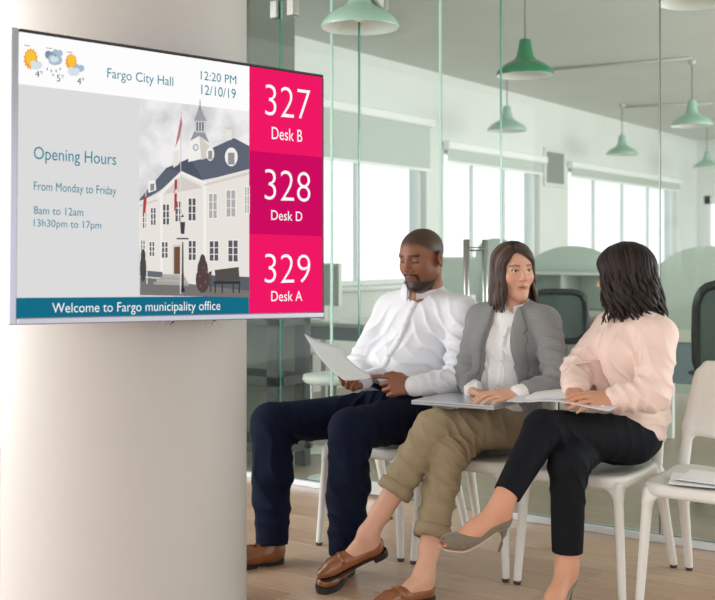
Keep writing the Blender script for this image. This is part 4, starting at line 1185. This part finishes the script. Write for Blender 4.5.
# the sheet he reads
pa, pb, pc, pd = at(304.5, 334, 4.42), at(338, 346, 4.62), at(375, 377, 4.50), at(344, 380, 4.30)
V = []; n = 10; F4 = []
nn = nrm(np.cross(pb-pa, pd-pa))
for sd in (0, 1):
    for i in range(n+1):
        for j in range(n+1):
            a, b = i/n, j/n
            q = (pa*(1-a)+pb*a)*(1-b)+(pd*(1-a)+pc*a)*b
            V.append(q+nn*(.016*math.sin(math.pi*b)*(1 if True else 0)+.008*math.sin(math.pi*a)+.0012*sd))
N1 = (n+1)**2; g = lambda s_, i, j: s_*N1+i*(n+1)+j
for i in range(n):
    for j in range(n):
        F4 += [(g(1, i, j), g(1, i+1, j), g(1, i+1, j+1), g(1, i, j+1)), (g(0, i, j), g(0, i, j+1), g(0, i+1, j+1), g(0, i+1, j))]
for i in range(n):
    F4 += [(g(0, i, 0), g(0, i+1, 0), g(1, i+1, 0), g(1, i, 0)), (g(0, i, n), g(1, i, n), g(1, i+1, n), g(0, i+1, n)), (g(0, 0, i), g(1, 0, i), g(1, 0, i+1), g(0, 0, i+1)), (g(0, n, i), g(0, n, i+1), g(1, n, i+1), g(1, n, i))]
tag(mesh_obj('paper_sheet', V, F4, m_paper, smooth=True), 'white sheet of paper held in both hands by the man', 'paper')
# ================================================================== the woman in the grey blazer
def weave_mat(name, c1, c2, sc_=900):
    m = mat(name, c1, .9, sheen=.1, bump=.06, bscale=500); nt = m.node_tree; N = nt.nodes; L = nt.links
    b = N['Principled BSDF']; tc = N.new('ShaderNodeTexCoord'); w1 = N.new('ShaderNodeTexWave'); w2 = N.new('ShaderNodeTexWave'); no = N.new('ShaderNodeTexNoise')
    w1.bands_direction = 'Z'; w2.bands_direction = 'X'
    for w in (w1, w2): w.inputs['Scale'].default_value = 55; w.inputs['Distortion'].default_value = 4; L.new(tc.outputs['Object'], w.inputs['Vector'])
    no.inputs['Scale'].default_value = 240; L.new(tc.outputs['Object'], no.inputs['Vector'])
    a = N.new('ShaderNodeMath'); a.operation = 'ADD'; L.new(w1.outputs['Fac'], a.inputs[0]); L.new(w2.outputs['Fac'], a.inputs[1])
    a2 = N.new('ShaderNodeMath'); a2.operation = 'ADD'; L.new(a.outputs[0], a2.inputs[0]); L.new(no.outputs['Fac'], a2.inputs[1])
    r = N.new('ShaderNodeMapRange'); r.inputs['From Min'].default_value = .6; r.inputs['From Max'].default_value = 2.2; L.new(a2.outputs[0], r.inputs['Value'])
    mx = N.new('ShaderNodeMix'); mx.data_type = 'RGBA'; mx.inputs['A'].default_value = (*lin(c1), 1); mx.inputs['B'].default_value = (*lin(c2), 1)
    L.new(r.outputs[0], mx.inputs['Factor']); L.new(mx.outputs['Result'], b.inputs['Base Color'])
    return m
m_blazer = weave_mat('grey_check_wool', (114, 114, 116), (146, 146, 147))
m_blouse = mat('white_blouse', (236, 234, 236), .7, sheen=.2)
m_khaki = mat('khaki_chino', (158, 141, 114), .85, spec=.2, var=.05, vscale=20, bump=.05, bscale=300)
m_loafer = mat('cognac_leather', (140, 84, 50), .3, var=.12, vscale=18, coat=.25)
m_heelb = mat('dark_heel', (30, 24, 22), .5)
wP, wW, wC, wN = [np.array(q) for q in ((-2.11, 4.06, .57), (-2.10, 4.08, .74), (-2.08, 4.10, .915), (-2.06, 4.10, 1.06))]
wH = at(514, 271.5, 4.52)
wSR, wSL = np.array([-2.225, 4.10, 1.0]), np.array([-1.915, 4.08, 1.0])
wER, wEL = at(466, 376, 4.56), at(560, 384, 4.27)
wWR, wWL = at(473, 391, 4.40), at(517, 394, 4.17)
wHR, wHL = np.array([-2.19, 4.04, .56]), np.array([-2.03, 4.04, .56])
wKR, wKL = np.array([-2.12, 3.63, .505]), at(433, 428, 4.22)
wfL = foot_frame(at(322, 581, 4.10)-.275*nrm(-R_*.90-U_*.36-F_*.2), -R_*.90-U_*.36-F_*.2, up=U_*.95-F_*.15)
wfR = foot_frame(at(434, 598, 4.03), -R_*.80-F_*.60)
wAL, wAR = loc(wfL, (0, .046, .10)), loc(wfR, (0, .046, .10))
wM = head_frame(wH, 53, 4, -3, .965)
F = Fld(); Y1 = (0, 1, 0)
F.cone(wP, wW, .115, .10, flat=(Y1, .8)); F.cone(wW, wC, .10, .12, k=.05, flat=(Y1, .7)); F.cone(wSR, wSL, .045, .045, k=.05); F.cone(wN, wC, .045, .09, k=.04)
for S_, E2, W_ in ((wSR, wER, wWR), (wSL, wEL, wWL)):
    F.cone(S_, E2, .040, .034, k=.03); F.cone(E2, W_, .034, .024, k=.02)
for H_, K_, A_ in ((wHR, wKR, wAR), (wHL, wKL, wAL)):
    F.cone(H_, K_, .07, .052, k=.012); calf(F, K_, A_, .050, .036)
add_head(F, wM, .97, False, False, wN)
add_hand(F, wWL, -R_*.93-F_*.28-U_*.02, U_*.9-F_*.35, False, [(12, 18, 12), (14, 20, 12), (16, 22, 12), (20, 22, 12)], .97, thumb=(.5, .3), spread=.5)
add_hand(F, wWR, R_*.45-F_*.85-U_*.06, U_*.9+R_*.3, True, [(10, 22, 14)]*4, .95, thumb=(.5, .3), spread=.5)
flat_foot(F, wfL, .96); flat_foot(F, wfR, .96)
V, Fc = F.mesh(.0034)
def face_paint(V, M, sc, base, warm, lip, brow, lash=True, bz=.0345):
    p = to_local(M, V, sc); C = np.tile(np.array(lin(base)), (len(V), 1))
    hd_ = (p[:, 2] > -.13) & (np.abs(p[:, 0]) < .1) & (np.abs(p[:, 1]) < .13)
    for s in (-1, 1): C = blend(C, soft(np.linalg.norm(p-np.array([s*.042, -.07, -.03]), axis=1), .032, .008)*hd_, warm, .55)
    C = blend(C, soft(np.linalg.norm(p-np.array([0, -.108, -.022]), axis=1), .02, .006)*hd_, warm, .4)
    lips = soft(1-((p[:, 0]/.0265)**2+((p[:, 2]+.0588)/.0078)**2), -.15, .25)*(p[:, 1] < -.074)*hd_
    C = blend(C, lips, lip, .95)
    C = blend(C, soft(.0014-np.abs(p[:, 2]+.0585), -.001, .001)*(np.abs(p[:, 0]) < .020)*(p[:, 1] < -.07)*hd_, (104, 52, 52), .9)
    br = soft(.0038-np.abs(p[:, 2]-bz+.32*np.maximum(np.abs(p[:, 0])-.038, 0)+.14*np.maximum(.036-np.abs(p[:, 0]), 0)), -.001, .0018)*(np.abs(p[:, 0]) > .014)*(np.abs(p[:, 0]) < .052)*(p[:, 1] < -.045)*hd_
    C = blend(C, br, brow, .92)
    if lash:
        q = np.abs(np.abs(p[:, 0])-.033)
        la = soft(.0022-np.abs(p[:, 2]-.0148+q*q*10), -.0012, .0012)*(q < .0155)*(p[:, 1] < -.052)*hd_
        C = blend(C, la, (38, 26, 24), .9)
    return C
C = face_paint(V, wM, .97, (216, 166, 141), (224, 150, 128), (194, 122, 110), (96, 70, 56))
w2 = mesh_obj('person', V, Fc, skin_mat('light_skin'), smooth=True, vcol=C, origin=(wP[0], wP[1], 0))
tag(w2, 'woman in a grey blazer and khaki trousers turning her head to the right', 'person', 'people waiting on the chairs')
make_eyes(wM, .965, (.22, -1, -.03), w2, mat('brown_iris', (58, 36, 26), .3))
# blouse
F = Fld()
F.cone(wP+np.array([0, 0, .03]), wW, .142, .128, k=.04, flat=(Y1, .82)); F.cone(wW, wC, .128, .142, k=.05, flat=(Y1, .78)); F.cone(wC, (wSR+wSL)/2, .13, .075, k=.05, flat=(Y1, .75))
for s in (-1, 1): F.ell(wC+np.array([s*.065, -.075, -.01]), (.062, .055, .062), k=.05)
F.cone(wSR, wSL, .052, .052, k=.05); F.cone(wN+np.array([0, .01, -.02]), (wSR+wSL)/2, .050, .07, k=.04)
F.cone(wN+np.array([.012, -.02, .055]), wN+np.array([.02, -.05, -.025]), .042, .022, k=.012, op='s')
for E2, W_ in ((wER, wWR), (wEL, wWL)):
    d = nrm(W_-E2); F.cone(E2+(W_-E2)*.4, W_-d*.004, .036, .0345, k=.008)
F.post = fold_post(.0012, 30, 4, None, addf(bumpfold(wW+np.array([0, -.12, 0]), (1, 0, .1), .16, .008, 105), bumpfold(wC+np.array([0, -.12, -.05]), (1, 0, .4), .12, .006, 100)))
V, Fc = F.mesh(.0042); bl_ = mesh_obj('blouse', V, Fc, m_blouse, w2, smooth=True); bv = bvh_of(V, Fc)
pts = [wN+np.array([.016, -.5, -.05])+(wP-wN)*t for t in np.linspace(.05, .75, 18)]
seam_strip(bv, pts, (0, 1, 0), .012, .003, 'placket', m_blouse, bl_)
buttons(bv, [pts[i] for i in (2, 7, 12)], (0, 1, 0), .0045, mat('pearl_button', (206, 206, 212), .3), bl_)
collar(bl_, wN+np.array([.006, -.012, .005]), (1, -.1, 0), (.12, -1, 0), (0, -.2, 1), .054, .056, m_blouse, hgt=.022, dip=.045, spread=.034, gap=12)
# blazer, open at the front
F = Fld()
F.cone(wP+np.array([0, .015, -.01]), wW, .178, .150, k=.04, flat=(Y1, .84)); F.cone(wW, wC, .150, .160, k=.05, flat=(Y1, .82)); F.cone(wC, (wSR+wSL)/2, .15, .09, k=.05, flat=(Y1, .8))
for s in (-1, 1): F.ell(wC+np.array([s*.07, -.08, -.01]), (.068, .06, .07), k=.05)
F.cone(wSR, wSL, .060, .060, k=.05); F.cone(wN+np.array([0, .02, -.02]), wSR+np.array([.03, 0, .012]), .048, .05, k=.05); F.cone(wN+np.array([0, .02, -.02]), wSL+np.array([-.03, 0, .012]), .048, .05, k=.05)
for S_, E2, W_ in ((wSR, wER, wWR), (wSL, wEL, wWL)):
    F.cone(S_, E2, .062, .053, k=.03); F.cone(E2, E2+(W_-E2)*.74, .053, .043, k=.02)
F.cone(wN+np.array([0, -.01, .08]), wN+np.array([0, -.03, -.03]), .062, .055, k=.012, op='s')
def vw(z): return np.interp(z, [.50, .62, .78, .92, 1.0, 1.08], [.135, .105, .078, .056, .046, .05])
def vs(z): return np.interp(z, [.5, .8, 1.05], [-.005, .008, .012])
def wedge(P):
    a = np.abs(P[:, 0]-(wC[0]+vs(P[:, 2])))-vw(P[:, 2]); b = P[:, 1]-(wC[1]-.035)
    return np.maximum(a, b)
F.P.append((wedge, np.array([-2.6, 3.6, .45]), np.array([-1.6, 4.15, 1.12]), .012, 's'))
ef = addf(bumpfold(wEL, wWL-wSL, .11, .010, 135), bumpfold(wER, wWR-wSR, .1, .009, 135), bumpfold((wSL+wEL)/2+np.array([0, 0, -.02]), (.3, .4, 1), .11, .008, 110), bumpfold(wW+np.array([.12, -.06, 0]), (.6, .3, 1), .12, .008, 95), bumpfold((wSR+wER)/2, (.3, .4, 1), .1, .007, 110))
F.post = fold_post(.0010, 28, 6, None, ef)
V, Fc = F.mesh(.0042); bz = mesh_obj('blazer', V, Fc, m_blazer, w2, smooth=True); bv = bvh_of(V, Fc)
for s in (-1, 1):
    mb = MB(); Vv = []; zs = np.linspace(1.065, .70, 22); last = None
    for z in zs:
        t = (1.065-z)/(1.065-.70); lw = .052*math.sin(min(1, t/.30)*math.pi/2)*(1-max(0, (t-.32)/.68))**.8+.010
        if .24 < t < .30: lw *= .72                           # notch
        xi = wC[0]+vs(z)+s*(vw(z)+.006); row = []
        for k in range(4):
            x = xi+s*lw*k/3; h = surf(bv, (x, 3.5, z), (0, 1, 0))
            y = h[1] if h is not None else (last[k] if last else wC[1]-.1)
            row.append(y)
        if last: row = [min(y, l+.03) for y, l in zip(row, last)]
        last = row
        for k in range(4): Vv.append((xi+s*lw*k/3, row[k]-.0115, z))
        for k in (3, 2, 1, 0): Vv.append((xi+s*lw*k/3, row[k]+.004, z))
    Fv = []
    for i in range(len(zs)-1):
        for k in range(8): Fv.append((i*8+k, i*8+(k+1) % 8, (i+1)*8+(k+1) % 8, (i+1)*8+k))
    Fv += [list(range(8)), [len(Vv)-8+k for k in range(8)][::-1]]
    mb.add(Vv, Fv, 0, True); mb.build('lapel', m_blazer, bz)
collar(bz, wN+np.array([0, .006, -.012]), (1, 0, 0), (0, -1, 0), (0, -.25, 1), .068, .07, m_blazer, hgt=.022, dip=.01, spread=.036, gap=48)
# chinos with rolled hems
F = Fld()
F.ell(wP, (.172, .14, .11), k=.03)
hemR, hemL = wKR+(wAR-wKR)*.70, wKL+(wAL-wKL)*.62
F.cone(wHR, wKR, .090, .068, k=.02); F.cone(wKR, hemR, .068, .060, k=.02); F.half(hemR, wAR-wKR, k=.003, lo=hemR-.11, hi=hemR+.11)
G = Fld(); G.cone(wHL, wKL, .090, .070, k=.02); G.cone(wKL, hemL, .069, .060, k=.02); G.half(hemL, wAL-wKL, k=.003, lo=hemL-.11, hi=hemL+.11)
ef = addf(bumpfold(wKR+np.array([.02, .06, -.05]), (.2, .8, .7), .11, .010, 120), bumpfold(wKL+np.array([.03, .05, -.05]), (.4, .7, .7), .11, .010, 120), bumpfold((wHL+wKL)/2+np.array([0, -.05, .03]), (.7, 1, .5), .15, .005, 60), bumpfold((wKR+hemR)/2, (.6, .4, .8), .14, .009, 90), bumpfold((wKL+hemL)/2, (.7, .4, .7), .14, .009, 95), bumpfold(wP+np.array([0, -.1, .05]), (1, .5, 0), .13, .006, 80))
fF, fG = F, G
class Two:
    def __call__(s, P): return smin(fF(P), fG(P), .006)
def legs_mesh(fF, fG, ef, seed, h=.0042):
    post = fold_post(.0010, 24, seed, None, ef)
    def fn(P):
        d = smin(fF(P), fG(P), .006); m = np.abs(d) < .07
        if m.any(): d[m] = post(P[m], d[m])
        return d
    lo1, hi1 = fF.bounds(); lo2, hi2 = fG.bounds()
    return nets(fn, np.minimum(lo1, lo2), np.maximum(hi1, hi2), h, 2.1)
V, Fc = legs_mesh(F, G, ef, 5); ch_ = mesh_obj('trousers', V, Fc, m_khaki, w2, smooth=True)
for hem, K_, A_ in ((hemR, wKR, wAR), (hemL, wKL, wAL)):
    d = nrm(A_-K_); MB().tube([hem-d*.042, hem-d*.040, hem-d*.02, hem+d*.004, hem+d*.006, hem-d*.01], [.058, .0695, .0715, .0695, .062, .052], 24).build('rolled_cuff', m_khaki, ch_)
# loafers
for M in (wfL, wfR):
    f = Fld(M, .96)
    f.ell((0, .045, .046), (.035, .045, .045), k=.02); f.cone((0, .05, .035), (0, .21, .034), .034, .036, k=.02, flat=((0, 0, 1), .9)); f.cone((0, .16, .045), (0, .215, .035), .030, .030, k=.02); f.ell((0, .235, .030), (.036, .052, .025), k=.02)
    f.half((0, 0, .014), (0, 0, -1), k=.003)
    f.ell((0, .085, .108), (.052, .088, .058), k=.006, op='s')
    V, Fc = f.mesh(.0036); so = mesh_obj('loafer', V, Fc, m_loafer, w2, smooth=True); bvs = bvh_of(V, Fc)
    sole(M, 1, .285, .004, .014, 1.0, 'sole', m_heelb, so); sole(M, 1, .285, -.012, .005, 1.02, 'heel', m_heelb, so, y1=.075)
    P = [q for q in (surf(bvs, loc(M, (x, .178, .3)), -M[:3, 2]) for x in np.linspace(-.036, .036, 9)) if q is not None]
    if len(P) > 2: MB().tube([q+M[:3, 2]*.001 for q in P], .009, 8, flat=(1, .4), up=tuple(M[:3, 2])).build('strap', m_loafer, so)
    P = []
    for a in np.linspace(-2.5, 2.5, 17):
        q = surf(bvs, loc(M, (.024*math.sin(a*.62), .20+.036*math.cos(a*.62), .3)), -M[:3, 2])
        if q is not None: P.append(q)
    if len(P) > 2: MB().tube(P, .0024, 6).build('apron_seam', m_loafer, so)
# hair
m_hair2 = mat('brown_hair', (70, 52, 44), .45, spec=.35, vcol=True, bump=.12, bscale=120, stretch=(3, 3, .3))
def hair_build(M, sc, mb, cols, parent, m, cap_col, cap_rad=1.0, back=True):
    f = Fld(M, sc); f.ell((0, .018, .037), (.0815*cap_rad, .101*cap_rad, .089*cap_rad), k=.01)
    if back: f.cone((0, .055, .0), (0, .06, -.09), .062, .05, k=.03)
    f.ell((0, -.105, -.028), (.074, .105, .122), k=.012, op='s')
    V, Fc = f.mesh(.005); n0 = len(mb.V)
    mb.add(V, Fc.tolist(), 0, True); cols = np.vstack([cols, np.tile(np.array(lin(cap_col)), (len(V), 1))])
    return mesh_obj('hair', mb.V, mb.F, m, parent, smooth=True, vcol=cols)
mb, cols = hair_locks(wM, .97, 28, .195, .006, 11, [(78, 58, 50), (64, 47, 40), (92, 72, 62), (56, 42, 38)], part_x=-.026, fmin=56, end_in=1.0, tips=.014, afront=46)
hair_build(wM, .97, mb, cols, w2, m_hair2, (58, 43, 37))
# laptop on her lap, closed
m_lap = mat('silver_aluminium', (206, 208, 214), .3, metal=.6)
lt = thing('laptop', 'closed silver laptop lying on the lap of the woman in the blazer', 'laptop', (-2.08, 3.76, .69))
la, lb = nrm((1, -.06, .03)), nrm((.06, 1, .02)); lo_ = np.array([-2.30, 3.655, .6935])
def lpbox(name, a0, a1, b0, b1, z0, z1, m, bev):
    mb = MB().box((a0, b0, z0), (a1, b1, z1), bev=bev); nz = np.cross(la, lb)
    mb.V = [lo_+la*v[0]+lb*v[1]+nz*v[2] for v in mb.V]; return mb.build(name, m, lt)
lpbox('base', 0, .385, 0, .26, -.010, -.0008, m_lap, .003); lpbox('lid', 0, .385, 0, .26, .0, .007, m_lap, .003)
lpbox('hinge', .06, .325, .255, .263, -.006, .003, mat('hinge_grey', (90, 92, 96), .4), .001)
# ================================================================== the woman in the pink blouse
m_pink = mat('pink_silk', (240, 212, 202), .55, sheen=.2, spec=.35)
m_black = mat('black_trouser', (14, 17, 23), .8, spec=.2, bump=.03, bscale=300)
m_pump = mat('taupe_suede', (116, 104, 88), .85, sheen=.3, bump=.04, bscale=400)
m_pins = mat('beige_lining', (196, 168, 146), .6)
kP, kW, kC, kN = [np.array(q) for q in ((-1.60, 4.07, .57), (-1.575, 4.10, .74), (-1.555, 4.10, .90), (-1.555, 4.09, 1.055))]
kH = at(624, 277, 4.25)
kSR, kSL = np.array([-1.675, 4.185, .985]), np.array([-1.405, 4.0, .98])
kER, kEL = at(577, 372, 4.26), at(653, 394, 3.97)
kWR, kWL = at(574, 391, 4.08), at(612, 399, 3.95)
kHR, kHL = np.array([-1.68, 4.05, .565]), np.array([-1.52, 4.03, .565])
kKR, kKL = np.array([-1.61, 3.62, .53]), at(543, 429, 3.92)
kfL = foot_frame(at(441, 549, 3.72)-.240*nrm(-R_*.93+U_*.13-F_*.32), -R_*.93+U_*.13-F_*.32, up=U_*.95+R_*.1)
kfR = foot_frame(at(571, 609, 3.90), -R_*.62-F_*.78)
kAL, kAR = loc(kfL, (0, .028, .175)), loc(kfR, (0, .028, .175))
kM = head_frame(kH, -82, 8, 0, .98)
fr3 = nrm((-.57, -.82, 0)); lf3 = nrm((.82, -.57, 0))
F = Fld()
F.cone(kP, kW, .115, .10, flat=(fr3, .8)); F.cone(kW, kC, .10, .12, k=.05, flat=(fr3, .7)); F.cone(kSR, kSL, .045, .045, k=.05); F.cone(kN, kC, .045, .09, k=.04)
for S_, E2, W_ in ((kSR, kER, kWR), (kSL, kEL, kWL)):
    F.cone(S_, E2, .040, .034, k=.03); F.cone(E2, W_, .034, .025, k=.02)
for H_, K_, A_ in ((kHR, kKR, kAR), (kHL, kKL, kAL)):
    F.cone(H_, K_, .07, .052, k=.012); calf(F, K_, A_, .050, .034)
add_head(F, kM, .98, False, False, kN)
add_hand(F, kWL, -R_*.95-F_*.2+U_*.02, U_*.8-F_*.6, False, [(12, 20, 14)]*4, .97, thumb=(.5, .3), spread=.5)
add_hand(F, kWR, -R_*.1-F_*.98-U_*.04, U_*.95, True, [(12, 18, 14)]*4, .95, thumb=(.5, .3), spread=.5)
pump_foot(F, kfL, 1.0); pump_foot(F, kfR, 1.0)
V, Fc = F.mesh(.0034)
C = face_paint(V, kM, .98, (206, 150, 122), (214, 140, 116), (170, 92, 86), (50, 36, 32))
for M in (kfL, kfR):       # painted toe nails
    p = to_local(M, V, 1.0); C = blend(C, soft(p[:, 1], .236, .241)*(np.abs(p[:, 0]) < .03)*(p[:, 1] < .27)*(p[:, 2] > .018)*(p[:, 2] < .05), (150, 30, 44), .9)
w3 = mesh_obj('person', V, Fc, skin_mat('tan_skin'), smooth=True, vcol=C, origin=(kP[0], kP[1], 0))
tag(w3, 'dark-haired woman in a pink blouse and black trousers, seen from behind', 'person', 'people waiting on the chairs')
make_eyes(kM, .98, (0, -1, 0), w3, mat('brown_iris', (58, 36, 26), .3))
# blouse
F = Fld()
F.cone(kP+np.array([.02, .03, -.01]), kW, .168, .150, k=.04, flat=(fr3, .86)); F.cone(kW, kC, .150, .150, k=.05, flat=(fr3, .82)); F.cone(kC, (kSR+kSL)/2, .14, .085, k=.05, flat=(fr3, .8))
F.ell(kP+np.array([.075, .09, .075]), (.10, .085, .075), k=.05); F.half(kP+np.array([0, .05, .025]), (-.25, -.35, -1), k=.01)
for s in (-1, 1): F.ell(kC+lf3*s*.06+fr3*.075, (.062, .058, .066), k=.05)
F.cone(kSR, kSL, .058, .058, k=.05); F.cone(kN+np.array([0, .0, -.02]), kSR+lf3*.03, .046, .05, k=.05); F.cone(kN+np.array([0, 0, -.02]), kSL-lf3*.03, .046, .05, k=.05)
for S_, E2, W_ in ((kSR, kER, kWR), (kSL, kEL, kWL)):
    F.cone(S_, E2, .063, .060, k=.03); F.cone(E2, E2+(W_-E2)*.72, .061, .050, k=.02); F.cone(E2+(W_-E2)*.70, E2+(W_-E2)*.93, .043, .040, k=.010)
F.cone(kN+np.array([0, 0, .08]), kN+np.array([-.01, -.02, .005]), .054, .046, k=.012, op='s')
ef = addf(bumpfold(kEL, kWL-kSL, .12, .008, 110), bumpfold(kER, kWR-kSR, .1, .007, 110), bumpfold((kEL+kWL)/2, (kWL-kEL), .08, .010, 150), bumpfold(kP+np.array([.08, .04, .08]), (.5, .4, 1), .13, .012, 110), bumpfold(kC+fr3*.1+lf3*.03-U_*.05, (1, -.4, .25), .2, .010, 85), bumpfold((kSL+kEL)/2, (.8, .6, .5), .12, .009, 85), bumpfold(kW-fr3*.05+lf3*.1, (.6, -.3, .8), .14, .010, 95))
F.post = fold_post(.0014, 26, 9, None, ef)
V, Fc = F.mesh(.0042); pb_ = mesh_obj('blouse', V, Fc, m_pink, w3, smooth=True); bv = bvh_of(V, Fc)
pts = [kN+fr3*.5-lf3*.01+(kP-kN)*t for t in np.linspace(.10, .75, 20)]
seam_strip(bv, pts, -fr3, .010, .0032, 'placket', m_pink, pb_)
seam_strip(bv, [kSL+lf3*a+U_*.3-fr3*.01*a for a in np.linspace(.02, .02, 1)]+[kN-U_*0+U_*.3+(kSL-kN)*t+fr3*.012 for t in np.linspace(.35, 1.0, 10)], -U_, .006, .003, 'shoulder_seam', m_pink, pb_)
for E2, W_ in ((kER, kWR), (kEL, kWL)):
    d = nrm(W_-E2); e = E2+(W_-E2)*.92; MB().tube([e-d*.042, e-d*.04, e+d*.0, e+d*.004], [.040, .0435, .0425, .036], 20).build('cuff', m_pink, pb_)
collar(pb_, kN+np.array([-.002, -.006, .0]), lf3, fr3, nrm(U_+fr3*.15), .053, .055, m_pink, hgt=.018, dip=.0, spread=.012, gap=10)
# trousers
F = Fld(); F.ell(kP+np.array([0, .01, -.005]), (.172, .145, .11), k=.03)
hemR, hemL = kKR+(kAR-kKR)*.90, kKL+(kAL-kKL)*.90
F.cone(kHR, kKR, .092, .068, k=.02); F.cone(kKR, hemR, .067, .054, k=.02); F.half(hemR, kAR-kKR, k=.003, lo=hemR-.1, hi=hemR+.1); F.cone(hemR, hemR+(kAR-kKR)*.2, .042, .042, k=.003, op='s')
G = Fld(); G.cone(kHL, kKL, .094, .070, k=.02); G.cone(kKL, hemL, .068, .050, k=.02); G.half(hemL, kAL-kKL, k=.003, lo=hemL-.1, hi=hemL+.1); G.cone(hemL, hemL+(kAL-kKL)*.2, .042, .042, k=.003, op='s')
ef = addf(bumpfold(kKR+np.array([.02, .05, -.05]), (.2, .8, .7), .1, .007, 120), bumpfold(kKL+np.array([.03, .05, -.03]), (.4, .7, .7), .1, .007, 120), bumpfold(kP+np.array([0, -.08, .03]), (1, .5, 0), .13, .006, 100))
V, Fc = legs_mesh(F, G, ef, 15); mesh_obj('trousers', V, Fc, m_black, w3, smooth=True)
# peep-toe pumps with stiletto heels
for M in (kfL, kfR):
    f = Fld(M, 1.0)
    f.ell((0, .022, .118), (.031, .038, .040), k=.02); f.cone((0, .03, .108), (0, .15, .035), .030, .033, k=.02); f.cone((0, .14, .04), (0, .195, .030), .036, .038, k=.02, flat=((0, 0, 1), .72)); f.ell((0, .205, .026), (.038, .034, .020), k=.02)
    f.cone((0, .02, .165), (0, .11, .105), .040, .037, k=.005, op='s'); f.cone((0, .105, .105), (0, .14, .082), .033, .026, k=.005, op='s')
    f.ell((0, .252, .026), (.019, .026, .018), k=.004, op='s')
    V, Fc = f.mesh(.0034); so = mesh_obj('pump', V, Fc, m_pump, w3, smooth=True)
    MB().tube([loc(M, q) for q in ((0, .016, .09), (0, .008, .06), (0, .012, .03), (0, .018, 0))], [.021, .0105, .0062, .005], 12).build('stiletto_heel', m_pump, so)
    mb = MB(); Vs = []; ys = np.linspace(0, 1, 14)
    for t in ys:
        y = .03+.205*t; z = .083*(1-min(1, t/.68))**1.25+.001; hw = .020+.019*math.sin(min(1, t)*math.pi*.62)-.012*max(0, t-.85)/.15
        for (x, dz) in ((-hw, 0), (hw, 0), (hw, .005), (-hw, .005)): Vs.append(loc(M, (x, y, z+dz)))
    mb.add(Vs, [(i*4+k, i*4+(k+1) % 4, (i+1)*4+(k+1) % 4, (i+1)*4+k) for i in range(13) for k in range(4)]+[[0, 1, 2, 3], [52, 53, 54, 55][::-1]])
    mb.build('sole', m_pins, so)
# wavy dark hair
m_hair3 = mat('dark_hair', (38, 30, 28), .5, spec=.25, vcol=True, bump=.1, bscale=120, stretch=(3, 3, .4))
mb, cols = hair_locks(kM, .98, 32, .20, .021, 23, [(34, 26, 25), (28, 22, 21), (42, 31, 28), (30, 24, 23), (36, 27, 25), (46, 34, 30)], part_x=.012, fmin=40, end_in=.85, tips=.022, layers=3, rad=1.06)
hair_build(kM, .98, mb, cols, w3, m_hair3, (28, 22, 21), 1.05)
# folder with papers on her lap
fo = thing('paper_folder', 'open white folder of papers on the lap of the woman in pink', 'folder', (-1.68, 3.78, .72))
fa, fb, fcn = nrm((1, .04, .0)), nrm((-.04, 1, .05)), np.array([-1.675, 3.79, .742])
V, F4 = sheet('x', fcn, fa, fb, .40, .27, lambda a, b: .016*math.cos(a*6)*(.5-b)*.6+.02*max(0, -a-.25), n=12, th=.003)
mesh_obj('cover', V, F4, mat('folder_white', (222, 222, 230), .5), fo, smooth=False)
for k in range(3):
    V, F4 = sheet('x', fcn+np.array([.012-.006*k, .008+.004*k, .0055+.003*k]), fa+np.array([0, .02*k, 0]), fb-np.array([.02*k, 0, 0]), .30, .21, lambda a, b: .016*math.cos(a*6)*(.5-b)*.6+.012*max(0, -a-.25), n=12, th=.0014)
    mesh_obj('page', V, F4, m_paper, fo, smooth=False)
bpy.context.view_layer.update()
